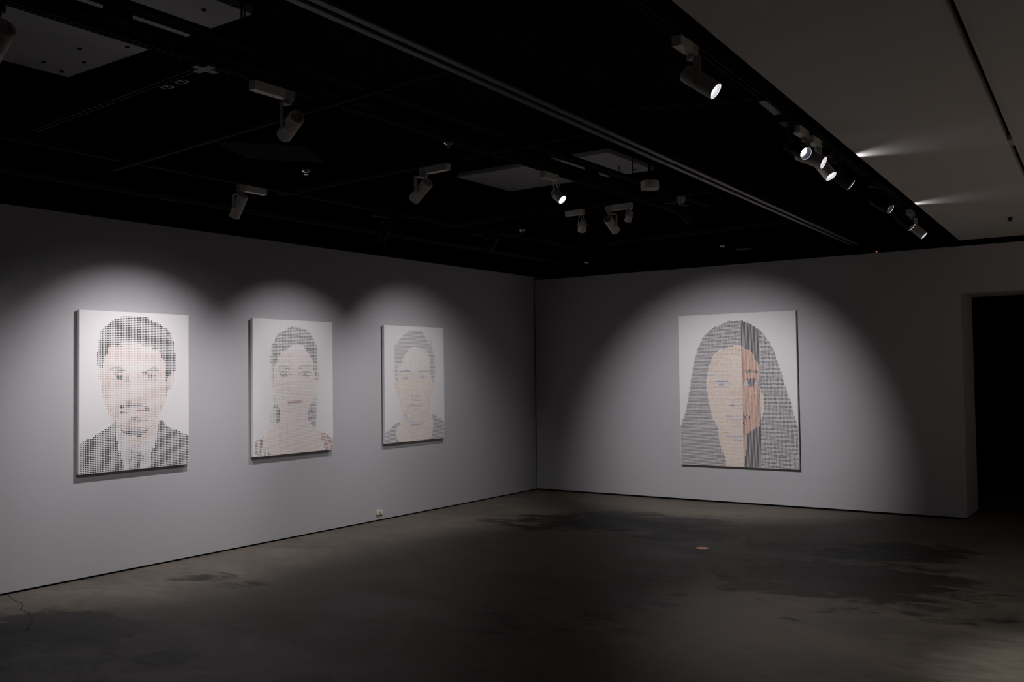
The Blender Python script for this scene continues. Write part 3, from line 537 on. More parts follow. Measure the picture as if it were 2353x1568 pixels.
FACE_C = (
    0, 237, 17, 5, 16, 1, 17, 1, 16, 3, 17, 1, 16, 1, 17, 2, 16, 2, 0, 53, 16, 18, 0, 50, 16, 21, 0, 47, 16, 1, 17, 1, 16, 22, 0, 45, 16, 26, 0, 43,
    16, 28, 0, 4, 16, 1, 0, 35, 16, 1, 17, 1, 16, 29, 0, 38, 16, 33, 0, 2, 16, 2, 0, 31, 16, 35, 0, 4, 16, 1, 0, 30, 17, 1, 16, 35, 0, 3, 16, 1,
    0, 29, 17, 1, 16, 37, 0, 2, 16, 2, 0, 26, 16, 1, 17, 1, 16, 40, 17, 1, 0, 26, 16, 45, 0, 25, 16, 19, 14, 10, 16, 16, 0, 25, 16, 17, 15, 14, 16, 13,
    17, 1, 0, 25, 17, 1, 16, 15, 15, 17, 14, 1, 16, 11, 17, 1, 0, 23, 17, 1, 16, 16, 15, 19, 14, 3, 16, 7, 17, 1, 0, 23, 16, 15, 15, 22, 14, 3, 16, 6,
    17, 1, 0, 24, 16, 13, 15, 25, 14, 2, 16, 6, 17, 1, 0, 23, 17, 1, 16, 11, 15, 27, 14, 1, 16, 7, 0, 23, 16, 11, 15, 29, 14, 1, 16, 7, 0, 22, 16, 10,
    15, 30, 14, 2, 16, 5, 17, 1, 0, 22, 16, 9, 15, 31, 14, 2, 16, 5, 17, 1, 0, 22, 16, 9, 15, 32, 14, 1, 16, 5, 17, 1, 0, 22, 16, 9, 15, 32, 14, 1,
    16, 5, 17, 1, 0, 22, 17, 1, 16, 7, 15, 33, 14, 1, 16, 5, 17, 1, 0, 22, 17, 1, 16, 6, 15, 34, 14, 1, 16, 5, 17, 1, 0, 22, 16, 5, 15, 36, 14, 1,
    16, 6, 0, 22, 17, 1, 16, 2, 15, 39, 16, 6, 0, 22, 17, 1, 16, 2, 14, 1, 15, 38, 16, 6, 0, 22, 16, 3, 14, 1, 15, 38, 16, 5, 17, 1, 0, 22, 16, 3,
    14, 1, 15, 2, 17, 5, 16, 6, 15, 11, 17, 11, 14, 3, 16, 6, 0, 22, 17, 1, 16, 2, 14, 2, 16, 14, 14, 8, 16, 20, 17, 1, 0, 22, 16, 3, 14, 8, 17, 8,
    14, 8, 17, 9, 14, 6, 16, 5, 17, 1, 0, 22, 17, 1, 16, 2, 14, 10, 17, 8, 14, 6, 17, 6, 14, 9, 16, 5, 17, 1, 0, 22, 17, 1, 16, 2, 14, 23, 5, 1,
    17, 12, 14, 4, 16, 5, 0, 22, 17, 1, 16, 2, 14, 5, 17, 3, 16, 4, 17, 7, 14, 5, 17, 5, 16, 3, 17, 4, 14, 4, 16, 4, 14, 1, 0, 22, 17, 1, 16, 2,
    14, 5, 16, 2, 14, 1, 16, 4, 14, 9, 5, 2, 14, 1, 17, 4, 16, 3, 14, 2, 17, 3, 14, 4, 16, 4, 14, 1, 0, 23, 16, 2, 14, 8, 17, 4, 14, 28, 16, 4,
    14, 1, 0, 23, 17, 1, 16, 1, 14, 19, 5, 1, 14, 2, 5, 1, 14, 18, 16, 3, 14, 1, 0, 23, 17, 1, 16, 1, 14, 20, 5, 1, 14, 20, 16, 2, 14, 2, 0, 21,
    14, 46, 16, 1, 14, 2, 0, 21, 14, 49, 0, 21, 14, 49, 0, 21, 14, 2, 5, 3, 14, 43, 0, 23, 14, 2, 5, 2, 14, 43, 0, 23, 14, 2, 5, 1, 14, 2, 5, 1,
    14, 37, 5, 1, 14, 2, 0, 24, 14, 1, 5, 1, 14, 1, 5, 2, 14, 35, 5, 1, 14, 1, 5, 2, 14, 2, 0, 25, 14, 3, 5, 2, 14, 33, 5, 1, 14, 1, 5, 2,
    14, 1, 5, 1, 0, 27, 14, 39, 5, 1, 14, 2, 0, 29, 14, 1, 5, 2, 14, 33, 5, 2, 14, 1, 5, 1, 14, 1, 0, 30, 14, 14, 16, 3, 17, 3, 16, 4, 14, 10,
    5, 2, 14, 3, 5, 1, 0, 31, 14, 13, 5, 8, 14, 13, 5, 1, 14, 1, 5, 1, 14, 1, 0, 32, 14, 15, 5, 2, 14, 16, 5, 1, 14, 2, 5, 1, 0, 33, 14, 13,
    5, 2, 14, 2, 5, 8, 14, 11, 0, 34, 14, 15, 5, 11, 14, 7, 5, 2, 14, 1, 0, 35, 14, 33, 5, 2, 0, 35, 14, 33, 5, 1, 14, 1, 0, 35, 14, 10, 8, 3,
    9, 2, 8, 2, 14, 8, 5, 1, 14, 7, 5, 1, 14, 1, 0, 35, 5, 1, 14, 7, 5, 5, 8, 4, 9, 1, 8, 8, 14, 1, 5, 1, 14, 4, 5, 2, 14, 1, 0, 36,
    14, 13, 5, 3, 8, 1, 5, 10, 14, 7, 0, 36, 14, 33, 5, 1, 0, 37, 14, 12, 5, 5, 14, 16, 0, 37, 5, 1, 14, 11, 17, 6, 14, 15, 0, 37, 14, 12, 17, 5,
    14, 11, 5, 2, 14, 3, 0, 37, 14, 1, 5, 3, 14, 13, 17, 3, 14, 5, 5, 1, 14, 3, 5, 1, 14, 4, 0, 36, 14, 1, 5, 5, 14, 19, 5, 4, 14, 6, 0, 36,
    14, 2, 5, 1, 14, 1, 5, 1, 14, 21, 5, 1, 14, 8, 18, 1, 0, 34, 14, 2, 5, 4, 14, 20, 5, 1, 14, 8, 18, 4, 0, 31, 14, 4, 5, 2, 14, 18, 5, 1,
    14, 10, 18, 5, 0, 30, 14, 4, 17, 5, 14, 27, 18, 7, 0, 24, 14, 8, 17, 7, 14, 9, 17, 4, 14, 11, 18, 10, 0, 17, 18, 4, 14, 8, 17, 6, 5, 7, 17, 6,
    14, 13, 18, 11, 0, 12, 18, 6, 14, 10, 17, 14, 5, 4, 14, 12, 18, 13, 0, 9, 18, 6, 14, 15, 16, 11, 17, 2, 14, 14, 18, 14, 0, 7, 18, 6, 14, 16, 17, 11,
    14, 16, 18, 14, 0, 5, 18, 7, 0, 1, 14, 18, 5, 8, 14, 17, 18, 14, 0, 4, 18, 8, 14, 44, 18, 14, 0, 1, 18, 11, 14, 44, 18, 26, 14, 43, 18, 27, 0, 1,
    14, 42, 18, 27, 0, 1, 14, 42, 18, 28, 14, 42, 18, 28, 0, 1, 14, 40, 18, 30, 14, 40, 18, 30, 14, 39, 18, 32, 14, 37, 18, 18,)
FACE_D = (
    0, 545, 2, 1, 0, 97, 1, 3, 2, 1, 1, 1, 2, 2, 1, 5, 0, 85, 1, 1, 2, 2, 1, 1, 2, 1, 1, 6, 2, 1, 1, 2, 2, 1, 0, 83, 2, 2, 1, 2,
    2, 2, 1, 6, 2, 2, 1, 3, 0, 80, 1, 1, 2, 1, 1, 3, 2, 1, 1, 1, 2, 1, 1, 3, 2, 1, 1, 8, 0, 77, 1, 2, 2, 2, 1, 5, 2, 2, 1, 3,
    2, 1, 1, 4, 2, 2, 1, 2, 0, 75, 1, 1, 2, 1, 1, 1, 2, 1, 1, 4, 2, 1, 1, 4, 2, 1, 1, 6, 2, 1, 1, 4, 0, 73, 2, 2, 1, 2, 2, 1,
    1, 7, 2, 1, 1, 1, 2, 1, 1, 1, 2, 2, 1, 1, 2, 4, 1, 1, 2, 2, 1, 1, 0, 72, 2, 1, 1, 2, 2, 2, 1, 3, 2, 1, 1, 2, 2, 3, 1, 7,
    2, 1, 1, 2, 2, 1, 1, 3, 0, 71, 2, 1, 1, 4, 2, 2, 1, 2, 2, 1, 1, 1, 2, 1, 1, 1, 2, 3, 1, 4, 2, 1, 1, 2, 2, 1, 1, 5, 0, 15,
    1, 1, 0, 54, 1, 1, 2, 1, 1, 2, 2, 1, 1, 1, 2, 1, 1, 4, 2, 2, 1, 1, 2, 1, 1, 5, 2, 1, 1, 1, 2, 1, 1, 1, 2, 1, 1, 2, 2, 2,
    1, 1, 0, 15, 2, 1, 1, 1, 0, 52, 2, 1, 1, 6, 2, 1, 1, 1, 2, 1, 1, 5, 2, 1, 1, 7, 2, 1, 1, 1, 2, 1, 1, 1, 2, 1, 1, 3, 0, 15,
    1, 2, 2, 1, 0, 50, 2, 1, 1, 10, 2, 1, 1, 1, 2, 1, 1, 2, 2, 3, 1, 4, 2, 3, 1, 4, 2, 1, 1, 1, 0, 15, 2, 1, 1, 1, 2, 2, 0, 48,
    2, 2, 1, 9, 2, 4, 1, 2, 2, 1, 1, 5, 2, 1, 1, 2, 2, 1, 1, 6, 0, 15, 1, 1, 2, 1, 1, 3, 0, 46, 2, 1, 1, 3, 2, 1, 1, 2, 2, 5,
    1, 1, 2, 1, 1, 3, 2, 1, 1, 1, 2, 1, 1, 2, 2, 1, 1, 5, 2, 1, 1, 1, 2, 1, 1, 3, 0, 15, 1, 2, 2, 3, 0, 46, 2, 1, 1, 4, 2, 1,
    1, 1, 2, 2, 1, 6, 2, 1, 1, 2, 2, 1, 1, 2, 2, 1, 1, 8, 2, 3, 1, 1, 0, 15, 1, 2, 2, 4, 0, 44, 2, 3, 1, 9, 2, 1, 1, 1, 2, 1,
    1, 1, 2, 1, 1, 8, 2, 1, 1, 3, 2, 1, 1, 5, 0, 15, 2, 1, 1, 2, 2, 1, 1, 2, 2, 1, 0, 43, 1, 4, 2, 1, 1, 3, 2, 1, 1, 2, 2, 3,
    1, 1, 2, 1, 1, 2, 2, 3, 1, 2, 2, 1, 1, 4, 2, 1, 1, 3, 2, 1, 1, 2, 0, 15, 1, 1, 2, 3, 1, 1, 2, 1, 1, 1, 0, 42, 1, 4, 2, 1,
    1, 1, 2, 1, 1, 4, 2, 2, 1, 7, 2, 1, 1, 2, 2, 2, 1, 1, 2, 1, 1, 1, 2, 1, 1, 2, 2, 1, 1, 1, 2, 1, 1, 2, 0, 15, 1, 7, 2, 1,
    0, 41, 2, 1, 1, 4, 2, 6, 1, 1, 2, 2, 1, 4, 2, 1, 1, 9, 2, 2, 1, 1, 2, 1, 1, 1, 2, 1, 1, 1, 2, 1, 0, 15, 1, 2, 2, 2, 1, 5,
    0, 39, 1, 1, 2, 1, 1, 2, 2, 1, 1, 2, 2, 1, 1, 1, 2, 2, 1, 1, 2, 1, 1, 1, 2, 1, 1, 1, 2, 2, 1, 4, 2, 1, 1, 3, 2, 2, 1, 7,
    2, 1, 1, 1, 0, 15, 1, 1, 2, 4, 1, 2, 2, 2, 0, 39, 2, 1, 1, 4, 2, 1, 1, 4, 2, 2, 1, 6, 2, 1, 1, 7, 2, 1, 1, 3, 19, 3, 21, 1,
    19, 1, 21, 1, 19, 1, 0, 15, 2, 2, 1, 2, 2, 1, 1, 2, 2, 1, 1, 2, 0, 37, 1, 6, 2, 1, 1, 10, 2, 2, 1, 1, 2, 1, 1, 3, 2, 2, 1, 1,
    19, 1, 21, 1, 19, 1, 21, 1, 19, 2, 21, 4, 19, 1, 0, 15, 2, 2, 1, 1, 2, 1, 1, 4, 2, 1, 1, 1, 0, 37, 1, 3, 2, 1, 1, 7, 2, 1, 1, 2,
    2, 1, 1, 2, 2, 2, 1, 5, 19, 2, 21, 3, 19, 1, 21, 4, 19, 3, 20, 1, 0, 15, 1, 4, 2, 2, 1, 2, 2, 1, 1, 2, 0, 35, 1, 1, 2, 1, 1, 5,
    2, 1, 1, 1, 2, 1, 1, 1, 2, 1, 1, 5, 2, 1, 1, 3, 19, 3, 21, 6, 19, 1, 21, 2, 19, 1, 21, 5, 0, 15, 1, 1, 2, 1, 1, 4, 2, 2, 1, 2,
    2, 1, 0, 35, 2, 1, 1, 2, 2, 1, 1, 3, 2, 1, 1, 1, 2, 1, 1, 2, 2, 1, 1, 6, 19, 3, 21, 2, 19, 2, 21, 1, 19, 1, 21, 3, 19, 2, 21, 1,
    19, 2, 21, 1, 19, 1, 21, 1, 0, 15, 1, 1, 2, 2, 1, 5, 2, 1, 1, 3, 0, 34, 2, 1, 1, 4, 2, 1, 1, 8, 2, 1, 1, 1, 2, 2, 19, 2, 21, 2,
    19, 1, 21, 1, 19, 1, 21, 2, 19, 2, 21, 3, 19, 1, 21, 1, 19, 1, 21, 4, 0, 15, 1, 1, 2, 1, 1, 6, 2, 1, 1, 1, 2, 1, 1, 1, 0, 33, 1, 2,
    2, 2, 1, 1, 2, 1, 1, 6, 2, 1, 1, 1, 2, 1, 1, 2, 19, 6, 21, 1, 19, 2, 21, 4, 19, 1, 21, 2, 19, 2, 21, 1, 19, 1, 21, 1, 19, 1, 20, 1,
    0, 15, 1, 1, 2, 1, 1, 7, 2, 1, 1, 3, 0, 32, 2, 2, 1, 3, 2, 1, 1, 2, 2, 2, 1, 2, 2, 1, 1, 3, 19, 3, 21, 5, 19, 1, 21, 1, 19, 2,
    21, 3, 19, 2, 21, 5, 19, 2, 0, 15, 1, 1, 2, 1, 1, 2, 2, 1, 1, 4, 2, 3, 1, 1, 0, 31, 2, 1, 1, 1, 2, 2, 1, 1, 2, 1, 1, 3, 2, 2,
    1, 1, 2, 1, 1, 1, 2, 1, 1, 1, 2, 1, 19, 1, 21, 1, 19, 1, 21, 1, 19, 2, 21, 1, 19, 9, 21, 1, 20, 3, 19, 2, 21, 2, 0, 15, 1, 3, 2, 1,
    1, 1, 2, 2, 1, 6, 0, 31, 2, 1, 1, 1, 2, 1, 1, 8, 2, 1, 1, 4, 19, 1, 21, 2, 19, 1, 21, 1, 19, 1, 21, 2, 19, 13, 20, 2, 19, 2, 0, 15,
    1, 2, 2, 1, 1, 6, 2, 1, 1, 3, 2, 1, 0, 30, 2, 2, 1, 2, 2, 1, 1, 3, 2, 1, 1, 2, 2, 1, 1, 4, 21, 1, 19, 2, 21, 1, 19, 1, 21, 2,
    19, 10, 20, 1, 19, 7, 0, 15, 1, 8, 2, 2, 1, 1, 2, 1, 1, 1, 2, 1, 0, 30, 2, 2, 1, 4, 2, 1, 1, 1, 2, 2, 1, 2, 2, 1, 1, 2, 21, 1,
    19, 1, 21, 3, 19, 10, 20, 1, 19, 2, 20, 1, 19, 4, 20, 1, 19, 2, 0, 15, 2, 1, 1, 4, 2, 3, 1, 2, 2, 1, 1, 2, 2, 1, 0, 29, 2, 1, 1, 4,
    2, 2, 1, 9, 19, 4, 21, 1, 19, 1, 21, 1, 19, 12, 20, 1, 19, 1, 20, 5, 0, 15, 1, 5, 2, 1, 1, 1, 2, 2, 1, 1, 2, 1, 1, 3, 0, 29, 2, 1,
    1, 1, 2, 3, 1, 6, 2, 1, 1, 3, 21, 1, 19, 1, 21, 4, 19, 10, 20, 1, 19, 1, 20, 1, 19, 3, 20, 2, 19, 3, 0, 15, 2, 1, 1, 3, 2, 2, 1, 1,
    2, 2, 1, 2, 2, 1, 1, 2, 2, 1, 0, 28, 2, 1, 1, 5, 2, 2, 1, 3, 2, 2, 1, 2, 19, 1, 21, 3, 19, 1, 21, 1, 19, 9, 20, 1, 19, 2, 20, 1,
    19, 1, 20, 1, 19, 6, 0, 15, 2, 1, 1, 1, 2, 1, 1, 9, 2, 1, 1, 2, 0, 28, 1, 1, 2, 1, 1, 4, 2, 1, 1, 1, 2, 2, 1, 4, 19, 4, 21, 1,
    19, 15, 20, 1, 19, 4, 20, 1, 19, 2, 0, 15, 1, 1, 2, 1, 1, 4, 2, 1, 1, 6, 2, 1, 1, 1, 0, 28, 1, 2, 2, 1, 1, 4, 2, 1, 1, 1, 2, 1,
    1, 3, 2, 1, 21, 4, 19, 10, 20, 3, 19, 1, 20, 1, 19, 2, 20, 1, 19, 1, 20, 1, 19, 1, 20, 1, 19, 1, 20, 1, 0, 15, 1, 6, 2, 1, 1, 2, 2, 1,
    1, 3, 2, 1, 1, 1, 2, 1, 0, 26, 1, 5, 2, 2, 1, 1, 2, 3, 1, 4, 21, 1, 19, 1, 21, 1, 19, 10, 20, 1, 19, 3, 20, 1, 19, 1, 20, 1, 19, 1,
    20, 3, 19, 1, 20, 1, 19, 1, 20, 1, 0, 15, 1, 3, 2, 1, 1, 1, 2, 1, 1, 4, 2, 1, 1, 1, 2, 2, 1, 1, 2, 1, 0, 26, 2, 1, 1, 1, 2, 1,
    1, 1, 2, 3, 1, 1, 2, 1, 1, 2, 2, 1, 1, 2, 19, 1, 21, 2, 19, 8, 20, 1, 19, 11, 20, 1, 19, 2, 20, 1, 19, 2, 0, 15, 1, 5, 2, 2, 1, 5,
    2, 2, 1, 1, 2, 1, 0, 26, 2, 1, 1, 6, 2, 2, 1, 2, 2, 1, 1, 2, 19, 1, 21, 3, 19, 8, 20, 1, 19, 1, 20, 1, 19, 1, 20, 1, 19, 1, 20, 1,
    19, 2, 20, 1, 19, 1, 20, 1, 19, 5, 0, 15, 2, 1, 1, 1, 2, 2, 1, 1, 2, 1, 1, 3, 2, 1, 1, 4, 2, 1, 1, 1, 2, 1, 0, 25, 2, 1, 1, 2,
    2, 1, 1, 3, 2, 1, 1, 3, 2, 2, 1, 1, 19, 2, 21, 3, 19, 3, 20, 4, 19, 1, 20, 3, 19, 1, 20, 1, 19, 6, 20, 3, 19, 2, 0, 15, 1, 2, 2, 1,
    1, 5, 2, 3, 1, 3, 2, 1, 1, 1, 2, 1, 0, 25, 2, 2, 1, 2, 2, 1, 1, 8, 2, 1, 19, 1, 21, 3, 19, 2, 3, 3, 17, 6, 3, 1, 19, 4, 20, 2,
    19, 3, 20, 1, 19, 3, 0, 15, 1, 5, 2, 3, 1, 2, 2, 1, 1, 1, 2, 5, 0, 24, 2, 1, 1, 4, 2, 1, 1, 3, 2, 1, 1, 4, 19, 3, 21, 1, 19, 1,
    17, 14, 20, 1, 19, 1, 20, 1, 19, 2, 20, 2, 19, 1, 20, 3, 0, 15, 2, 1, 1, 3, 2, 1, 1, 1, 2, 1, 1, 7, 2, 1, 1, 2, 2, 1, 0, 23, 2, 1,
    1, 2, 2, 3, 1, 3, 2, 1, 1, 3, 2, 1, 19, 2, 17, 11, 19, 1, 20, 1, 19, 2, 20, 1, 19, 1, 17, 1, 19, 2, 20, 1, 19, 1, 20, 1, 19, 5, 0, 15,
    1, 1, 2, 2, 1, 13, 2, 2, 0, 23, 2, 1, 1, 1, 2, 3, 1, 2, 2, 1, 1, 6, 3, 7, 20, 1, 19, 2, 20, 1, 19, 2, 21, 8, 19, 2, 20, 1, 19, 1,
    20, 1, 19, 4, 0, 15, 1, 1, 2, 1, 1, 12, 2, 1, 1, 1, 2, 2, 0, 23, 2, 1, 1, 2, 2, 1, 1, 4, 2, 1, 1, 5, 19, 2, 21, 2, 19, 1, 20, 2,
    19, 3, 20, 3, 19, 2, 20, 1, 19, 1, 20, 1, 19, 1, 20, 1, 19, 1, 20, 1, 19, 1, 20, 2, 19, 3, 20, 1, 19, 1, 0, 15, 1, 1, 2, 1, 1, 2, 2, 1,
    1, 3, 2, 1, 1, 1, 2, 1, 1, 3, 2, 2, 1, 1, 2, 1, 1, 1, 0, 22, 1, 2, 2, 1, 1, 3, 2, 1, 1, 1, 2, 1, 1, 1, 2, 1, 1, 3, 20, 1,
    19, 1, 21, 1, 20, 1, 19, 4, 20, 1, 19, 3, 20, 1, 19, 5, 20, 1, 19, 2, 20, 1, 19, 8, 0, 15, 2, 1, 1, 3, 2, 1, 1, 4, 2, 1, 1, 1, 2, 2,
    1, 1, 2, 1, 1, 2, 2, 2, 0, 21, 1, 2, 2, 1, 1, 4, 2, 3, 1, 3, 2, 1, 19, 3, 21, 2, 19, 1, 20, 3, 19, 1, 20, 1, 19, 1, 20, 2, 19, 2,
    20, 1, 19, 1, 20, 1, 19, 2, 20, 3, 19, 1, 20, 1, 19, 2, 20, 1, 19, 2, 0, 15, 1, 2, 2, 1, 1, 1, 2, 1, 1, 7, 2, 1, 1, 3, 2, 1, 1, 1,
    2, 1, 0, 21, 2, 2, 1, 4, 2, 2, 1, 6, 19, 1, 20, 2, 19, 2, 20, 2, 19, 1, 20, 1, 19, 1, 3, 8, 20, 1, 19, 2, 20, 1, 19, 6, 20, 2, 19, 1,
    0, 15, 1, 7, 2, 1, 1, 1, 2, 3, 1, 4, 2, 1, 1, 2, 0, 21, 2, 2, 1, 8, 2, 4, 19, 2, 21, 2, 19, 3, 20, 1, 2, 11, 19, 2, 20, 1, 19, 1,
    20, 1, 19, 4, 20, 1, 19, 2, 0, 15, 1, 7, 2, 1, 1, 2, 2, 2, 1, 4, 2, 1, 1, 2, 2, 1, 0, 20, 2, 2, 1, 4, 2, 1, 1, 2, 2, 2, 1, 3,
    19, 1, 20, 1, 21, 2, 20, 1, 19, 2, 17, 12, 20, 1, 19, 1, 20, 1, 19, 6, 20, 2, 19, 1, 0, 15, 1, 6, 2, 1, 1, 1, 2, 2, 1, 1, 2, 1, 1, 3,
    2, 1, 1, 1, 2, 2, 1, 1, 0, 20, 1, 1, 2, 1, 1, 6, 2, 1, 1, 4, 2, 1, 19, 2, 21, 2, 20, 1, 3, 4, 11, 2, 2, 5, 11, 2, 3, 3, 19, 2,
    20, 1, 19, 3, 20, 1, 19, 3, 0, 15, 2, 1, 1, 4, 2, 1, 1, 1, 2, 1, 1, 1, 2, 1, 1, 4, 2, 1, 1, 2, 2, 1, 1, 2, 0, 20, 2, 1, 1, 8,
    2, 1, 1, 1, 2, 3, 19, 1, 20, 1, 19, 1, 20, 1, 19, 2, 20, 1, 19, 2, 11, 2, 2, 5, 11, 2, 19, 4, 20, 1, 19, 8, 0, 15, 1, 10, 2, 3, 1, 3,
    2, 1, 1, 3, 0, 19, 1, 1, 2, 1, 1, 8, 2, 1, 1, 4, 19, 2, 21, 1, 19, 1, 20, 2, 19, 1, 3, 6, 2, 1, 3, 7, 19, 1, 20, 2, 19, 3, 20, 2,
    19, 2, 0, 15, 1, 13, 2, 1, 1, 1, 2, 1, 1, 2, 2, 1, 1, 1, 2, 1, 0, 18, 1, 1, 2, 1, 1, 6, 2, 1, 1, 6, 19, 2, 21, 1, 19, 2, 20, 1,
    19, 1, 21, 13, 19, 1, 20, 1, 19, 1, 20, 2, 19, 6, 0, 15, 1, 7, 2, 1, 1, 4, 2, 1, 1, 6, 2, 2, 0, 18, 2, 1, 1, 1, 2, 1, 1, 5, 2, 4,
    1, 3, 19, 5, 20, 1, 19, 1, 20, 2, 19, 1, 20, 3, 19, 1, 20, 1, 19, 1, 20, 1, 19, 1, 20, 1, 19, 3, 20, 1, 19, 3, 20, 2, 19, 3, 0, 15, 2, 3,
    1, 1, 2, 1, 1, 11, 2, 3, 1, 1, 2, 1, 0, 18, 2, 1, 1, 4, 2, 1, 1, 3, 2, 6, 19, 1, 20, 1, 19, 2, 20, 1, 19, 1, 20, 1, 19, 2, 20, 1,
    19, 5, 20, 1, 19, 3, 20, 2, 19, 1, 20, 2, 19, 4, 20, 1, 19, 2, 0, 15, 19, 1, 1, 2, 2, 1, 1, 2, 2, 1, 1, 1, 2, 2, 1, 6, 2, 6, 0, 17,
    1, 1, 2, 1, 1, 4, 2, 1, 1, 3, 2, 3, 1, 1, 2, 1, 19, 2, 20, 3, 19, 1, 20, 1, 19, 3, 20, 1, 19, 3, 20, 2, 19, 1, 20, 5, 21, 3, 20, 1,
    21, 1, 19, 2, 21, 2, 0, 15, 19, 1, 1, 2, 2, 1, 1, 12, 2, 1, 1, 1, 2, 1, 1, 1, 2, 2, 0, 16, 1, 4, 2, 3, 1, 4, 2, 1, 1, 2, 2, 2,
    1, 1, 19, 1, 21, 3, 19, 5, 20, 1, 19, 5, 20, 1, 19, 3, 21, 3, 19, 2, 21, 3, 19, 1, 21, 1, 19, 1, 0, 15, 19, 1, 1, 1, 2, 1, 1, 1, 2, 1,
    1, 4, 2, 2, 1, 4, 2, 2, 1, 4, 2, 1, 0, 16, 2, 1, 1, 4, 2, 3, 1, 1, 2, 1, 1, 2, 2, 1, 1, 1, 2, 1, 1, 2, 21, 1, 20, 1, 19, 4,
    20, 1, 19, 2, 20, 2, 19, 1, 20, 3, 19, 2, 20, 2, 19, 1, 21, 4, 19, 1, 20, 1, 21, 3, 19, 1, 0, 15, 19, 2, 1, 4, 2, 1, 1, 5, 2, 1, 1, 3,
    2, 1, 1, 3, 2, 2, 0, 16, 2, 3, 1, 1, 2, 2, 1, 1, 2, 3, 1, 3, 2, 4, 19, 4, 20, 1, 19, 1, 20, 1, 21, 1, 20, 2, 19, 5, 20, 1, 19, 2,
    20, 1, 21, 1, 20, 1, 21, 2, 19, 3, 21, 2, 19, 2, 0, 15, 19, 2, 2, 1, 1, 4, 2, 1, 1, 6, 2, 1, 1, 1, 2, 3, 1, 3, 2, 1, 0, 15, 2, 1,
    1, 2, 2, 1, 1, 4, 2, 1, 1, 1, 2, 5, 1, 1, 2, 1, 19, 1, 20, 1, 19, 11, 20, 1, 19, 2, 20, 1, 19, 2, 20, 1, 21, 1, 19, 1, 20, 1, 19, 1,
    21, 1, 19, 1, 21, 1, 19, 1, 21, 2, 0, 15, 19, 2, 2, 1, 1, 4, 2, 3, 1, 8, 2, 1, 1, 2, 2, 1, 1, 1, 0, 15, 2, 1, 1, 2, 2, 1, 1, 2,
    2, 1, 1, 5, 2, 1, 1, 4, 19, 2, 20, 2, 21, 1, 19, 3, 20, 1, 19, 10, 21, 1, 19, 2, 21, 2, 19, 2, 21, 1, 19, 1, 21, 1, 19, 1, 0, 15, 19, 2,
    2, 2, 1, 1, 2, 1, 1, 7, 2, 1, 1, 2, 2, 2, 1, 1, 2, 2, 1, 2, 0, 14, 2, 1, 1, 4, 2, 1, 1, 1, 2, 2, 1, 9, 19, 1, 20, 1, 19, 1,
    20, 1, 21, 1, 20, 2, 19, 1, 21, 1, 19, 3, 20, 1, 19, 1, 20, 3, 19, 2, 20, 1, 19, 1, 20, 1, 19, 1, 21, 1, 19, 1, 21, 2, 19, 1, 21, 2, 0, 15,
    19, 3, 1, 6, 2, 1, 1, 3, 2, 1, 1, 6, 2, 1, 1, 1, 2, 2, 0, 13, 1, 3, 2, 1, 1, 1, 2, 5, 1, 8, 2, 1, 20, 1, 19, 13, 20, 1, 19, 2,
    20, 1, 21, 3, 19, 1, 21, 3, 19, 1, 21, 1, 19, 1, 21, 1, 0, 15, 19, 3, 1, 3, 2, 1, 1, 6, 2, 3, 1, 2, 2, 1, 1, 1, 2, 1, 1, 2, 2, 1,
    0, 13, 2, 1, 1, 7, 2, 1, 1, 2, 2, 1, 1, 2, 2, 1, 1, 1, 2, 1, 1, 1, 2, 1, 20, 2, 19, 1, 20, 3, 19, 1, 20, 2, 19, 6, 20, 1, 19, 1,
    20, 1, 21, 11, 0, 15, 19, 3, 1, 4, 2, 1, 1, 2, 2, 2, 1, 4, 2, 2, 1, 6, 0, 13, 2, 1, 1, 2, 2, 1, 1, 2, 2, 1, 1, 2, 2, 1, 1, 1,
    2, 1, 1, 2, 2, 1, 1, 3, 2, 1, 19, 4, 20, 1, 19, 1, 20, 1, 19, 2, 20, 1, 19, 6, 20, 1, 19, 1, 20, 1, 21, 2, 19, 1, 21, 1, 19, 2, 21, 1,
    19, 1, 21, 1, 19, 1, 0, 15, 19, 3, 1, 11, 2, 2, 1, 4, 2, 1, 1, 1, 2, 2, 1, 1, 0, 12, 1, 1, 2, 1, 1, 6, 2, 1, 1, 1, 2, 2, 1, 1,
    2, 1, 1, 4, 2, 1, 19, 7, 20, 1, 19, 9, 20, 1, 19, 1, 21, 1, 19, 1, 20, 2, 19, 1, 21, 2, 19, 3, 0, 15, 19, 3, 1, 2, 2, 2, 1, 5, 2, 1,
    1, 1, 2, 1, 1, 3, 2, 1, 1, 3, 2, 1, 1, 2, 0, 11, 2, 1, 1, 4, 2, 1, 1, 3, 2, 2, 1, 4, 2, 2, 1, 2, 2, 1, 19, 2, 20, 2, 19, 2,
    20, 1, 19, 1, 20, 1, 19, 4, 20, 1, 19, 1, 20, 2, 19, 2, 20, 1, 2, 2, 20, 1, 21, 1, 19, 4, 2, 1, 0, 15, 19, 3, 1, 2, 2, 1, 1, 4, 2, 1,
    1, 1, 2, 1, 1, 4, 2, 1, 1, 2, 2, 1, 1, 2, 2, 1, 1, 1, 0, 11, 1, 4, 2, 1, 1, 2, 2, 2, 1, 4, 2, 1, 1, 3, 2, 1, 1, 2, 19, 1,
    20, 1, 19, 5, 20, 2, 19, 1, 20, 1, 19, 2, 20, 1, 19, 3, 20, 1, 2, 4, 21, 7, 0, 15, 19, 3, 1, 6, 2, 1, 1, 2, 2, 1, 1, 1, 2, 1, 1, 7,
    2, 1, 1, 2, 2, 1, 0, 10, 2, 1, 1, 2, 2, 1, 1, 2, 2, 1, 1, 1, 2, 2, 1, 6, 2, 1, 1, 1, 2, 1, 1, 1, 2, 1, 19, 1, 20, 2, 19, 2,
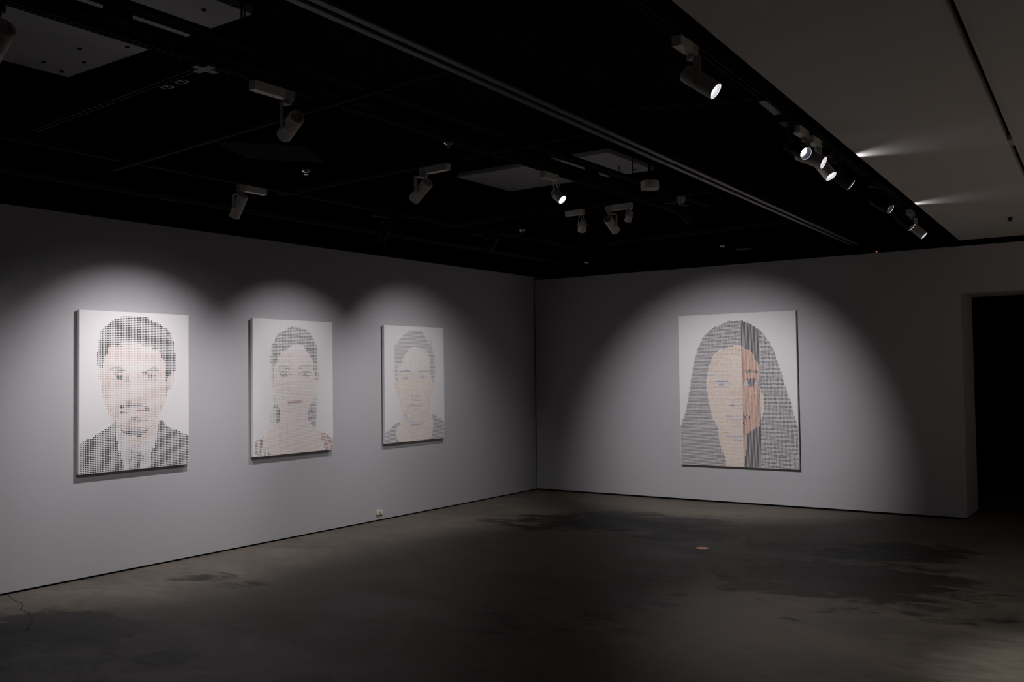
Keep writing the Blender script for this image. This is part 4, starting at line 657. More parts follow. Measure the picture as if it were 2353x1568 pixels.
    20, 2, 19, 7, 20, 2, 21, 12, 0, 15, 19, 3, 2, 1, 1, 1, 2, 1, 1, 1, 2, 3, 1, 5, 2, 1, 1, 9, 2, 1, 0, 10, 1, 5, 2, 2, 1, 2, 2, 2,
    1, 3, 2, 1, 1, 2, 2, 3, 1, 1, 19, 1, 20, 1, 19, 1, 20, 1, 19, 4, 20, 1, 19, 1, 20, 1, 19, 3, 20, 2, 19, 1, 20, 2, 19, 2, 21, 1, 19, 1,
    21, 1, 19, 1, 21, 3, 0, 15, 19, 3, 1, 2, 2, 1, 1, 5, 2, 3, 1, 6, 2, 1, 1, 3, 2, 2, 0, 9, 2, 1, 1, 5, 2, 1, 1, 2, 2, 1, 1, 1,
    2, 1, 1, 5, 2, 1, 1, 1, 2, 1, 1, 1, 2, 1, 19, 3, 20, 1, 19, 4, 20, 1, 19, 1, 20, 1, 19, 8, 20, 1, 19, 8, 0, 15, 19, 3, 1, 1, 2, 2,
    1, 9, 2, 3, 1, 8, 0, 9, 1, 4, 2, 1, 1, 12, 2, 1, 1, 1, 2, 1, 1, 2, 19, 4, 20, 2, 19, 3, 20, 3, 19, 1, 20, 2, 19, 2, 20, 1, 19, 10,
    0, 15, 19, 3, 1, 1, 2, 1, 1, 5, 2, 1, 1, 3, 2, 1, 1, 2, 2, 5, 1, 1, 2, 1, 1, 2, 2, 1, 0, 8, 1, 1, 2, 1, 1, 2, 2, 1, 1, 2,
    2, 2, 1, 6, 2, 2, 1, 2, 2, 4, 19, 4, 20, 1, 19, 4, 20, 3, 19, 15, 0, 15, 19, 2, 2, 1, 1, 11, 2, 1, 1, 4, 2, 1, 1, 1, 2, 1, 1, 2,
    2, 1, 1, 2, 0, 8, 2, 2, 1, 5, 2, 2, 1, 11, 2, 1, 1, 2, 19, 3, 20, 2, 19, 1, 20, 1, 19, 2, 20, 2, 19, 2, 20, 2, 19, 1, 20, 1, 19, 1,
    20, 1, 19, 8, 0, 15, 19, 2, 1, 6, 2, 2, 1, 8, 2, 2, 1, 7, 0, 7, 2, 1, 1, 3, 2, 1, 1, 1, 2, 2, 1, 3, 2, 1, 1, 4, 2, 1, 1, 3,
    2, 2, 1, 2, 19, 4, 20, 1, 19, 1, 20, 1, 19, 3, 20, 1, 19, 1, 20, 1, 19, 2, 20, 1, 19, 11, 0, 15, 19, 2, 1, 2, 2, 1, 1, 1, 2, 2, 1, 2,
    2, 1, 1, 1, 2, 1, 1, 1, 2, 2, 1, 3, 2, 1, 1, 1, 2, 1, 1, 2, 2, 2, 1, 1, 0, 7, 1, 4, 2, 1, 1, 2, 2, 1, 1, 4, 2, 1, 1, 2,
    2, 1, 1, 4, 2, 1, 1, 1, 2, 1, 1, 1, 19, 2, 20, 1, 19, 3, 20, 1, 19, 1, 20, 4, 19, 1, 3, 3, 19, 11, 0, 15, 19, 2, 1, 2, 2, 1, 1, 2,
    2, 1, 1, 1, 2, 1, 1, 3, 2, 1, 1, 3, 2, 1, 1, 10, 0, 6, 1, 1, 2, 1, 1, 2, 2, 1, 1, 3, 2, 1, 1, 1, 2, 2, 1, 2, 2, 1, 1, 1,
    2, 2, 1, 6, 2, 1, 19, 1, 20, 1, 19, 5, 20, 4, 19, 1, 3, 6, 17, 8, 0, 15, 19, 1, 2, 1, 1, 2, 2, 1, 1, 8, 2, 3, 1, 3, 2, 2, 1, 5,
    2, 2, 0, 5, 1, 3, 2, 1, 1, 11, 2, 1, 1, 6, 2, 1, 1, 1, 2, 2, 19, 4, 20, 1, 19, 1, 20, 1, 19, 2, 20, 1, 19, 1, 8, 15, 0, 15, 19, 1,
    1, 7, 2, 1, 1, 3, 2, 3, 1, 3, 2, 2, 1, 2, 2, 3, 1, 2, 2, 1, 0, 5, 2, 1, 1, 6, 2, 1, 1, 5, 2, 2, 1, 1, 2, 2, 1, 4, 2, 1,
    1, 2, 2, 1, 19, 3, 20, 1, 19, 2, 20, 2, 19, 2, 20, 1, 19, 1, 8, 14, 0, 15, 19, 1, 1, 4, 2, 1, 1, 5, 2, 1, 1, 1, 2, 3, 1, 1, 2, 1,
    1, 1, 2, 3, 1, 3, 2, 1, 1, 2, 0, 4, 1, 2, 2, 1, 1, 11, 2, 2, 1, 7, 2, 1, 1, 1, 2, 2, 1, 1, 19, 2, 20, 1, 19, 1, 20, 1, 19, 1,
    20, 2, 19, 1, 20, 1, 19, 2, 21, 13, 0, 15, 1, 2, 2, 1, 1, 11, 2, 2, 1, 7, 2, 1, 1, 2, 2, 1, 1, 1, 2, 1, 0, 3, 1, 6, 2, 1, 1, 3,
    2, 2, 1, 1, 2, 1, 1, 1, 2, 1, 1, 2, 2, 2, 1, 1, 2, 1, 1, 1, 2, 1, 1, 4, 19, 1, 20, 2, 19, 1, 20, 1, 19, 2, 20, 2, 19, 1, 20, 1,
    19, 1, 20, 2, 19, 11, 0, 15, 2, 1, 1, 1, 2, 1, 1, 1, 2, 2, 1, 4, 2, 1, 1, 1, 2, 1, 1, 12, 2, 1, 1, 1, 2, 2, 0, 3, 2, 2, 1, 4,
    2, 1, 1, 1, 2, 2, 1, 5, 2, 1, 1, 7, 2, 1, 1, 2, 2, 2, 1, 1, 19, 4, 20, 1, 19, 3, 20, 1, 19, 2, 20, 2, 19, 1, 21, 10, 0, 15, 1, 1,
    2, 2, 1, 8, 2, 1, 1, 3, 2, 1, 1, 4, 2, 1, 1, 3, 2, 1, 1, 3, 2, 1, 0, 2, 1, 1, 2, 1, 1, 7, 2, 1, 1, 1, 2, 1, 1, 2, 2, 3,
    1, 9, 2, 3, 1, 1, 19, 3, 20, 1, 19, 1, 20, 2, 19, 5, 20, 1, 19, 11, 0, 15, 1, 3, 2, 2, 1, 2, 2, 1, 1, 9, 2, 1, 1, 4, 2, 2, 1, 2,
    2, 1, 1, 2, 0, 2, 1, 4, 2, 3, 1, 4, 2, 1, 1, 1, 2, 3, 1, 2, 2, 3, 1, 1, 2, 2, 1, 1, 2, 1, 1, 2, 2, 2, 1, 1, 19, 3, 20, 2,
    19, 2, 20, 4, 19, 12, 0, 15, 1, 6, 2, 1, 1, 1, 2, 1, 1, 8, 2, 1, 1, 4, 2, 3, 1, 5, 2, 1, 1, 3, 2, 1, 1, 4, 2, 1, 1, 1, 2, 1,
    1, 1, 2, 1, 1, 8, 2, 1, 1, 1, 2, 1, 1, 5, 2, 1, 1, 2, 19, 4, 20, 1, 19, 3, 20, 1, 19, 1, 20, 1, 19, 11, 0, 15, 1, 3, 2, 1, 1, 2,
    2, 1, 1, 7, 2, 1, 1, 1, 2, 1, 1, 2, 2, 1, 1, 1, 2, 2, 1, 2, 2, 2, 1, 2, 2, 2, 1, 4, 2, 1, 1, 1, 2, 3, 1, 1, 2, 1, 1, 2,
    2, 1, 1, 2, 2, 1, 1, 3, 2, 1, 1, 3, 2, 2, 1, 2, 2, 2, 1, 1, 2, 1, 19, 6, 20, 2, 19, 1, 20, 2, 19, 11, 0, 15, 1, 5, 2, 3, 1, 5,
    2, 1, 1, 8, 2, 1, 1, 1, 2, 1, 1, 2, 2, 1, 1, 12, 2, 1, 1, 2, 2, 3, 1, 1, 2, 2, 1, 3, 2, 1, 1, 2, 2, 1, 1, 2, 2, 2, 1, 4,
    19, 4, 20, 1, 19, 1, 20, 2, 19, 13, 0, 15, 2, 2, 1, 1, 2, 2, 1, 3, 2, 1, 1, 2, 2, 2, 1, 1, 2, 1, 1, 4, 2, 1, 1, 4, 2, 1, 1, 1,
    2, 2, 1, 11, 2, 1, 1, 1, 2, 1, 1, 7, 2, 1, 1, 2, 2, 1, 1, 1, 2, 1, 1, 1, 2, 1, 1, 4, 2, 1, 1, 1, 2, 1, 19, 6, 20, 1, 19, 1,
    20, 1, 19, 12, 0, 15, 1, 2, 2, 1, 1, 6, 2, 1, 1, 2, 2, 1, 1, 1, 2, 1, 1, 1, 2, 2, 1, 1, 2, 1, 1, 6, 2, 1, 1, 8, 2, 4, 1, 8,
    2, 1, 1, 3, 2, 3, 1, 1, 2, 1, 1, 3, 2, 1, 1, 2, 2, 1, 1, 1, 19, 6, 20, 1, 19, 14, 0, 15, 1, 1, 2, 1, 1, 8, 2, 2, 1, 7, 2, 1,
    1, 3, 2, 1, 1, 3, 2, 1, 1, 2, 2, 1, 1, 1, 2, 1, 1, 4, 2, 1, 1, 5, 2, 3, 1, 3, 2, 3, 1, 1, 2, 1, 1, 5, 2, 1, 1, 4, 19, 4,
    3, 4, 19, 13, 0, 15, 1, 4, 2, 1, 1, 2, 2, 3, 1, 3, 2, 2, 1, 2, 2, 2, 1, 4, 2, 1, 1, 3, 2, 1, 1, 3, 2, 1, 1, 1, 2, 1, 1, 1,
    2, 1, 1, 5, 2, 1, 1, 7, 2, 1, 1, 1, 2, 2, 1, 10, 2, 1, 19, 21, 0, 15, 1, 2, 2, 2, 1, 1, 2, 1, 1, 2, 2, 2, 1, 2, 2, 3, 1, 1,
    2, 1, 1, 15, 2, 1, 1, 1, 2, 1, 1, 8, 2, 4, 1, 1, 2, 1, 1, 3, 2, 2, 1, 1, 2, 1, 1, 2, 2, 3, 1, 2, 2, 1, 19, 4, 3, 6, 19, 11,
    0, 15, 1, 8, 2, 1, 1, 1, 2, 2, 1, 2, 2, 1, 1, 2, 2, 2, 1, 9, 2, 1, 1, 4, 2, 1, 1, 6, 2, 1, 1, 3, 2, 2, 1, 1, 2, 1, 1, 8,
    2, 1, 1, 5, 2, 1, 1, 1, 19, 6, 3, 15, 0, 15, 2, 2, 1, 1, 2, 1, 1, 2, 2, 2, 1, 4, 2, 3, 1, 3, 2, 1, 1, 3, 2, 1, 1, 5, 2, 1,
    1, 3, 2, 4, 1, 3, 2, 1, 1, 4, 2, 2, 1, 2, 2, 1, 1, 1, 2, 1, 1, 3, 2, 2, 1, 6, 2, 1, 1, 1, 19, 11, 17, 10, 0, 15, 1, 1, 2, 2,
    1, 1, 2, 1, 1, 1, 2, 2, 1, 4, 2, 1, 1, 4, 2, 1, 1, 3, 2, 1, 1, 6, 2, 1, 1, 1, 2, 1, 1, 1, 2, 4, 1, 1, 2, 1, 1, 2, 2, 1,
    1, 1, 2, 1, 1, 1, 2, 2, 1, 2, 2, 1, 1, 6, 2, 1, 1, 1, 2, 1, 1, 3, 2, 1, 1, 2, 19, 11, 3, 10, 0, 15, 1, 4, 2, 2, 1, 3, 2, 1,
    1, 1, 2, 1, 1, 4, 2, 1, 1, 7, 2, 1, 1, 2, 2, 2, 1, 2, 2, 1, 1, 1, 2, 1, 1, 6, 2, 1, 1, 2, 2, 1, 1, 1, 2, 1, 1, 2, 2, 3,
    1, 1, 2, 3, 1, 4, 2, 1, 1, 4, 19, 12, 3, 9, 0, 15, 2, 2, 1, 6, 2, 2, 1, 5, 2, 1, 1, 1, 2, 1, 1, 5, 2, 1, 1, 1, 2, 2, 1, 2,
    2, 1, 1, 2, 2, 1, 1, 1, 2, 1, 1, 3, 2, 1, 1, 5, 2, 1, 1, 7, 2, 1, 1, 1, 2, 3, 1, 2, 2, 3, 1, 3, 19, 20, 0, 15, 2, 1, 1, 1,
    2, 1, 1, 1, 2, 1, 1, 17, 2, 1, 1, 6, 2, 1, 1, 6, 2, 2, 1, 2, 2, 1, 1, 12, 2, 2, 1, 2, 2, 1, 1, 1, 2, 1, 1, 4, 2, 1, 19, 20,
    0, 15, 2, 1, 1, 4, 2, 1, 1, 3, 2, 2, 1, 8, 2, 1, 1, 1, 2, 1, 1, 1, 2, 1, 1, 3, 2, 1, 1, 10, 2, 1, 1, 10, 2, 1, 1, 1, 2, 1,
    1, 4, 2, 3, 1, 2, 2, 1, 1, 3, 19, 20, 0, 15, 2, 1, 1, 1, 2, 1, 1, 4, 2, 1, 1, 16, 2, 2, 1, 4, 2, 3, 1, 2, 2, 1, 1, 1, 2, 1,
    1, 5, 2, 1, 1, 1, 2, 1, 1, 2, 2, 1, 1, 2, 2, 1, 1, 3, 2, 2, 1, 3, 2, 2, 1, 1, 2, 2, 19, 20, 0, 15, 1, 2, 2, 1, 1, 1, 2, 2,
    1, 2, 2, 1, 1, 9, 2, 1, 1, 3, 2, 1, 1, 1, 2, 1, 1, 2, 2, 1, 1, 8, 2, 1, 1, 1, 2, 1, 1, 2, 2, 1, 1, 7, 2, 1, 1, 9, 2, 1,
    1, 4, 2, 1, 19, 20, 0, 15, 2, 2, 1, 1, 2, 1, 1, 3, 2, 2, 1, 3, 2, 2, 1, 1, 2, 3, 1, 1, 2, 1, 1, 4, 2, 2, 1, 2, 2, 3, 1, 2,
    2, 1, 1, 6, 2, 1, 1, 3, 2, 1, 1, 7, 2, 2, 1, 1, 2, 5, 1, 1, 2, 1, 1, 2, 2, 2, 19, 19, 0, 15, 1, 1, 2, 1, 1, 3, 2, 1, 1, 1,
    2, 1, 1, 2, 2, 1, 1, 9, 2, 2, 1, 1, 2, 2, 1, 2, 2, 4, 1, 2, 2, 1, 1, 1, 2, 2, 1, 1, 2, 1, 1, 2, 2, 1, 1, 1, 2, 1, 1, 1,
    2, 1, 1, 5, 2, 1, 1, 2, 2, 1, 1, 11, 19, 19, 0, 15, 1, 6, 2, 1, 1, 2, 2, 3, 1, 7, 2, 1, 1, 1, 2, 3, 1, 2, 2, 2, 1, 1, 2, 1,
    1, 16, 2, 1, 1, 3, 2, 2, 1, 5, 2, 1, 1, 4, 2, 3, 1, 1, 19, 19, 0, 15, 1, 1, 2, 1, 1, 3, 2, 2, 1, 2, 2, 1, 1, 2, 2, 1, 1, 10,
    2, 1, 1, 6, 2, 1, 1, 8, 2, 1, 1, 1, 2, 5, 1, 4, 2, 1, 1, 2, 2, 2, 1, 1, 2, 1, 1, 1, 2, 2, 1, 5, 2, 1, 1, 1, 19, 18, 0, 15,
    1, 1, 2, 2, 1, 8, 2, 2, 1, 12, 2, 2, 1, 2, 2, 2, 1, 4, 2, 1, 1, 7, 2, 1, 1, 4, 2, 1, 1, 3, 2, 2, 1, 3, 2, 1, 1, 2, 2, 1,
    1, 3, 2, 1, 1, 2, 19, 18, 0, 15, 1, 9, 2, 1, 1, 8, 2, 1, 1, 5, 2, 1, 1, 4, 2, 1, 1, 4, 2, 1, 1, 5, 2, 2, 1, 2, 2, 2, 1, 5,
    2, 3, 1, 6, 2, 1, 1, 1, 2, 1, 1, 4, 2, 1, 19, 17, 0, 15, 1, 7, 2, 1, 1, 5, 2, 2, 1, 3, 2, 3, 1, 2, 2, 2, 1, 6, 2, 1, 1, 3,
    2, 1, 1, 2, 2, 1, 1, 4, 2, 1, 1, 8, 2, 2, 1, 10, 2, 1, 1, 1, 2, 1, 1, 1, 19, 17, 0, 15, 1, 3, 2, 4, 1, 3, 2, 1, 1, 2, 2, 1,
    1, 2, 2, 1, 1, 3, 2, 1, 1, 8, 2, 2, 1, 1, 2, 2, 1, 1, 2, 1, 1, 4, 2, 1, 1, 1, 2, 1, 1, 3, 2, 1, 1, 1, 2, 3, 1, 1, 2, 1,
    1, 2, 2, 2, 1, 2, 2, 1, 1, 1, 2, 1, 1, 4, 2, 1, 1, 1, 19, 17, 0, 15, 1, 1, 2, 2, 1, 1, 2, 2, 1, 3, 2, 1, 1, 1, 2, 1, 1, 8,
    2, 1, 1, 1, 2, 2, 1, 1, 2, 1, 1, 1, 2, 3, 1, 4, 2, 2, 1, 2, 2, 2, 1, 1, 2, 1, 1, 17, 2, 2, 1, 1, 2, 1, 1, 6, 19, 16, 0, 15,
    2, 2, 1, 3, 2, 1, 1, 2, 2, 1, 1, 1, 2, 3, 1, 8, 2, 1, 1, 5, 2, 2, 1, 1, 2, 1, 1, 4, 2, 2, 1, 6, 2, 2, 1, 5, 2, 1, 1, 2,
    2, 2, 1, 6, 2, 1, 1, 1, 2, 1, 1, 2, 2, 2, 1, 1, 19, 16, 0, 15, 1, 1, 2, 1, 1, 1, 2, 1, 1, 5, 2, 1, 1, 1, 2, 1, 1, 4, 2, 1,
    1, 18, 2, 2, 1, 3, 2, 1, 1, 1, 2, 2, 1, 1, 2, 1, 1, 1, 2, 1, 1, 2, 2, 1, 1, 3, 2, 3, 1, 5, 2, 1, 1, 5, 2, 1, 19, 16, 0, 15,
    2, 1, 1, 3, 2, 1, 1, 2, 2, 1, 1, 1, 2, 1, 1, 1, 2, 2, 1, 1, 2, 1, 1, 2, 2, 3, 1, 3, 2, 1, 1, 1, 2, 2, 1, 1, 2, 2, 1, 3,
    2, 1, 1, 2, 2, 4, 1, 3, 2, 1, 1, 8, 2, 1, 1, 1, 2, 1, 1, 3, 2, 1, 1, 3, 2, 3, 1, 1, 2, 1, 1, 2, 19, 16, 0, 15, 1, 1, 2, 1,
    1, 2, 2, 1, 1, 2, 2, 1, 1, 3, 2, 2, 1, 2, 2, 1, 1, 1, 2, 2, 1, 1, 2, 1, 1, 1, 2, 3, 1, 3, 2, 3, 1, 1, 2, 2, 1, 1, 2, 1,
    1, 2, 2, 2, 1, 1, 2, 1, 1, 1, 2, 2, 1, 4, 2, 1, 1, 4, 2, 1, 1, 3, 2, 1, 1, 3, 2, 1, 1, 2, 2, 1, 1, 3, 2, 1, 19, 15, 0, 15,
    1, 1, 2, 1, 1, 1, 2, 1, 1, 3, 2, 1, 1, 4, 2, 2, 1, 7, 2, 1, 1, 11, 2, 1, 1, 8, 2, 1, 1, 2, 2, 1, 1, 13, 2, 2, 1, 2, 2, 1,
    1, 1, 2, 1, 1, 1, 2, 2, 1, 1, 19, 15, 0, 15, 1, 1, 2, 1, 1, 1, 2, 1, 1, 3, 2, 2, 1, 5, 2, 3, 1, 4, 2, 1, 1, 2, 2, 1, 1, 1,
    2, 1, 1, 2, 2, 1, 1, 7, 2, 1, 1, 2, 2, 2, 1, 6, 2, 2, 1, 9, 2, 1, 1, 2, 2, 1, 1, 7, 19, 15, 0, 15, 2, 3, 1, 1, 2, 1, 1, 2,
    2, 1, 1, 3, 2, 1, 1, 3, 2, 1, 1, 2, 2, 1, 1, 2, 2, 1, 1, 4, 2, 1, 1, 7, 2, 1, 1, 3, 2, 1, 1, 9, 2, 3, 1, 1, 2, 1, 1, 1,
    2, 2, 1, 4, 2, 2, 1, 1, 2, 1, 1, 6, 19, 15, 0, 15, 2, 1, 1, 9, 2, 1, 1, 11, 2, 6, 1, 2,)
BARS_D = (
    0, 90, 22, 2, 0, 13, 22, 5, 0, 10, 22, 7, 0, 8, 22, 9, 0, 6, 22, 10, 0, 5, 22, 12, 0, 3, 22, 13, 0, 2, 22, 210, 23, 2, 22, 13, 24, 2, 23, 1,
    22, 12, 24, 2, 23, 3, 22, 10, 24, 2, 23, 6, 22, 7, 24, 2, 23, 6, 22, 7, 24, 2, 23, 7, 22, 6, 24, 2, 23, 8, 22, 5, 24, 2, 23, 8, 22, 5, 24, 2,
    23, 9, 22, 4, 24, 2, 23, 9, 22, 4, 24, 2, 23, 9, 22, 4, 24, 2, 23, 10, 22, 3, 24, 2, 23, 11, 22, 2, 24, 2, 23, 12, 22, 1, 24, 2, 23, 12, 22, 1,
    24, 2, 23, 13, 24, 1, 23, 14, 24, 1, 23, 14, 24, 1, 23, 14, 24, 2, 23, 1, 22, 1, 23, 1, 22, 2, 23, 1, 22, 1, 23, 2, 22, 1, 23, 3, 24, 2, 23, 2,
    22, 7, 23, 1, 22, 2, 23, 1, 24, 2, 23, 2, 22, 2, 23, 5, 22, 3, 23, 1, 24, 2, 23, 13, 24, 2, 23, 13, 24, 2, 23, 13, 24, 2, 23, 13, 24, 2, 23, 2,
    22, 1, 23, 2, 22, 4, 23, 4, 24, 2, 23, 2, 22, 8, 23, 3, 24, 2, 23, 2, 26, 1, 22, 6, 26, 1, 23, 1, 22, 1, 23, 1, 24, 2, 26, 3, 22, 6, 26, 1,
    23, 1, 22, 1, 23, 1, 24, 2, 26, 3, 22, 5, 23, 1, 26, 2, 22, 1, 23, 1, 24, 2, 26, 4, 22, 4, 23, 3, 22, 1, 23, 1, 24, 2, 23, 4, 22, 4, 23, 5,
    24, 2, 23, 13, 24, 2, 23, 13, 24, 2, 23, 3, 25, 2, 23, 3, 25, 2, 23, 1, 24, 4, 23, 4, 25, 1, 23, 4, 25, 1, 23, 1, 24, 4, 23, 5, 25, 2, 23, 1,
    25, 1, 23, 3, 24, 3, 23, 4, 25, 3, 23, 1, 25, 1, 23, 2, 24, 4, 23, 4, 25, 3, 23, 4, 24, 1, 22, 1, 24, 2, 23, 11, 24, 1, 22, 1, 24, 2, 23, 6,
    25, 1, 23, 4, 24, 1, 22, 1, 24, 2, 23, 4, 25, 1, 23, 1, 25, 1, 23, 4, 24, 1, 22, 1, 24, 2, 23, 4, 25, 2, 23, 5, 24, 1, 22, 1, 24, 2, 23, 5,
    25, 2, 23, 4, 24, 1, 22, 1, 24, 2, 23, 11, 24, 1, 22, 1, 24, 2, 23, 11, 24, 1, 22, 1, 24, 2, 23, 11, 24, 1, 22, 1, 24, 1, 22, 1, 23, 11, 24, 1,
    22, 1, 24, 1, 22, 1, 23, 10, 24, 1, 23, 1, 22, 1, 24, 2, 23, 11, 24, 1, 22, 1, 24, 2, 23, 10, 24, 2, 22, 1, 24, 2, 23, 10, 24, 1, 23, 1, 22, 1,
    24, 2, 23, 10, 24, 2, 22, 1, 24, 2, 23, 10, 24, 2, 22, 1, 24, 2, 23, 10, 24, 2, 22, 2, 24, 1, 23, 1, 22, 2, 23, 8, 24, 1, 22, 1, 24, 1, 22, 2,
    23, 2, 22, 1, 23, 6, 24, 2, 22, 1, 24, 1, 22, 2, 23, 2, 22, 1, 23, 6, 24, 1, 23, 1, 22, 1, 24, 6, 23, 6, 24, 1, 23, 1, 22, 1, 24, 5, 23, 7,
    24, 2, 22, 1, 24, 4, 23, 8, 24, 2, 22, 2, 24, 1, 23, 10, 24, 2, 22, 1, 24, 1, 22, 1, 23, 10, 24, 1, 23, 1, 22, 1, 24, 2, 23, 10, 24, 1, 23, 1,
    22, 1, 24, 2, 23, 11, 22, 2, 24, 2, 23, 9, 22, 4, 24, 2, 23, 7, 22, 6, 24, 2, 23, 6, 22, 7, 24, 2, 23, 4, 22, 9, 24, 2, 23, 3, 22, 10, 24, 2,
    23, 1, 22, 12, 23, 3, 22, 12, 23, 3, 22, 12, 23, 3, 22, 12, 23, 3, 22, 12, 23, 3, 22, 12, 23, 3, 22, 12, 23, 3, 22, 12, 23, 3, 22, 12, 23, 3, 22, 12,
    23, 3, 22, 12, 23, 3, 22, 12, 23, 3, 22, 12, 23, 2, 22, 13, 23, 2, 22, 13, 23, 2, 22, 13, 23, 2, 22, 13, 23, 2, 22, 13, 23, 1, 22, 14, 23, 1, 22, 14,
    23, 1, 22, 14, 23, 1, 22, 14, 23, 1, 22, 14, 23, 1, 22, 59,)



def unroll(runs, nc):
    flat = []
    for k in range(0, len(runs), 2):
        flat += [runs[k]] * runs[k + 1]
    return [flat[i:i + nc] for i in range(0, len(flat), nc)]


def paint_mesh(name, quads, to_world, parent, lift):
    """raised dabs of paint: quads are (u0, u1, v0, v1, colour) in metres on the canvas"""
    verts, faces, cols = [], [], []
    off = parent.location
    for u0, u1, v0, v1, c in quads:
        i = len(verts)
        bvl = 0.0006
        for (a, b_, l) in ((u0, v0, 0), (u1, v0, 0), (u1, v1, 0), (u0, v1, 0), (u0 + bvl, v0 + bvl, lift), (u1 - bvl, v0 + bvl, lift), (u1 - bvl, v1 - bvl, lift), (u0 + bvl, v1 - bvl, lift)):
            verts.append(to_world(a, b_, l) - off)
        faces.append((i + 4, i + 5, i + 6, i + 7))
        for k in range(4):
            j = (k + 1) % 4
            faces.append((i + k, i + j, i + 4 + j, i + 4 + k))
        cols += [c] * 5
    me = bpy.data.meshes.new(name)
    me.from_pydata(verts, [], faces)
    a = me.color_attributes.new('paint', 'FLOAT_COLOR', 'CORNER')
    flat = []
    for p, c in zip(me.polygons, cols):
        flat += list((*c, 1.0)) * p.loop_total
    a.data.foreach_set('color', flat)
    me.materials.append(M['paint'])
    o = bpy.data.objects.new(name, me)
    COL.objects.link(o)
    o.parent = parent
    o['kind'] = 'stuff'
    return o


def painting(side, a0, a1, z0, z1, data, nc, margin, label, bars=None, bar_first=0, bar_count=0, dot_scale=1.0):
    rows = unroll(data, nc)
    nr = len(rows)
    if side == 'left':
        def W(u, v, l): return Vector((0.055 + l, a0 + u, z1 - v))
        root = thing('painting', (0.0, (a0 + a1) / 2, z0), label, 'painting', 'halftone portraits')
        canvas = boxes(((0.020, a0, z0), (0.055, a1, z1)))
        fr = boxes(((0.001, a0 + 0.012, z0 + 0.012), (0.020, a1 - 0.012, z1 - 0.012)))
    else:
        def W(u, v, l): return Vector((a0 + u, YB - 0.055 - l, z1 - v))
        root = thing('painting', ((a0 + a1) / 2, YB, z0), label, 'painting', 'halftone portraits')
        canvas = boxes(((a0, YB - 0.055, z0), (a1, YB - 0.020, z1)))
        fr = boxes(((a0 + 0.012, YB - 0.020, z0 + 0.012), (a1 - 0.012, YB - 0.001, z1 - 0.012)))
    obj('canvas', canvas, 'canvas', root, bevel=0.003)
    obj('stretcher_frame', fr, 'stretcher', root)['label'] = 'dark stretcher frame behind the white canvas'
    pu, pv = (a1 - a0 - 2 * margin) / nc, (z1 - z0 - 2 * margin) / nr
    rnd = random.Random(5)
    quads = []
    for r, row in enumerate(rows):
        for c, ch in enumerate(row):
            if ch == 0:
                continue
            k = 0.86 + 0.28 * rnd.random()
            col = tuple(min(1, x * k * (0.95 + 0.1 * rnd.random())) for x in PAINTS[ch])
            s = DOT.get(ch, .54) * dot_scale * (0.96 + 0.08 * rnd.random())
            sy = s * (0.8 if ch in (16, 17, 18) else 1)
            if side == 'right':
                s, sy = s * 1.16, s * .98
            cu, cv = margin + (c + .5) * pu, margin + (r + .5) * pv
            quads.append((cu - pu * s / 2, cu + pu * s / 2, cv - pv * sy / 2, cv + pv * sy / 2, col))
    paint_mesh('dot_pattern', quads, W, root, 0.0012)
    if bars:
        brow = unroll(bars, bar_count)
        quads = []
        for k in range(len(brow[0])):
            cu = margin + (bar_first + k + .5) * pu
            r = 0
            while r < nr:
                ch = brow[r][k]
                e = r
                while e < nr and brow[e][k] == ch and e - r < 3:
                    e += 1
                if ch != 0:
                    kk = 0.9 + 0.2 * rnd.random()
                    quads.append((cu - pu * .33, cu + pu * .33, margin + r * pv, margin + e * pv + 0.0008, tuple(min(1, x * kk) for x in PAINTS[ch])))
                r = e
        paint_mesh('stripe_pattern', quads, W, root, 0.0012)['label'] = 'band of vertical stripes showing part of the face in full colour'
    return root


painting('left', 4.327, 5.378, .862, 2.208, FACE_A, 70, .004, 'dotted portrait of a man in dark jacket, shirt and tie, leftmost on the long wall')
painting('left', 6.108, 7.176, .860, 2.208, FACE_B, 70, .004, 'dotted portrait of a woman with earlocks and red dress, middle of the long wall', dot_scale=.95)
painting('left', 7.982, 9.054, .862, 2.208, FACE_C, 70, .004, 'faint dotted portrait of a dark-haired man in dark top with bare neck, nearest the corner', dot_scale=.95)
painting('right', 2.234, 3.742, .459, 2.340, FACE_D, 100, .005, 'large dotted portrait of long-haired woman with striped full-colour band, on the back wall', BARS_D, 55, 15)

# ------------------------------------------------------------------ small fittings on wall and floor
t = thing('wall_outlet', (0, 7.928, 0.095), 'cream wall outlet low on the long wall near the floor', 'outlet')
obj('cover_plate', boxes(((0.0, 7.876, 0.074), (0.022, 7.978, 0.119))), 'plate', t, bevel=0.002)
sock = obj('socket', boxes(((0.022, 7.912, 0.086), (0.0245, 7.944, 0.106))), 'socket', t, bevel=0.001)
for dy in (7.921, 7.935):
    obj('slot', boxes(((0.0245, dy - 0.002, 0.091), (0.0248, dy + 0.002, 0.101))), 'crack', sock)

t = thing('floor_cap', (3.765, 8.197, 0), 'round copper-coloured cap set on the dark concrete floor', 'floor cap')
bm = bmesh.new()
lathe(bm, (3.765, 8.197, 0.0), (0, 0, 1), [(0.0, 0.060), (0.005, 0.060), (0.007, 0.056), (0.007, 0.047)], 36)
obj('rim', bm, 'copper', t, smooth=True)
bm = bmesh.new()
lathe(bm, (3.765, 8.197, 0.0), (0, 0, 1), [(0.0, 0.047), (0.0055, 0.047), (0.006, 0.043), (0.006, 0.012), (0.0045, 0.010), (0.0045, 0.002)], 36, (True, True))
obj('lid', bm, noisy(mat('cap_lid', (0.85, 0.50, 0.34), 0.30, 1.0), 60, 0.08), t, smooth=True)

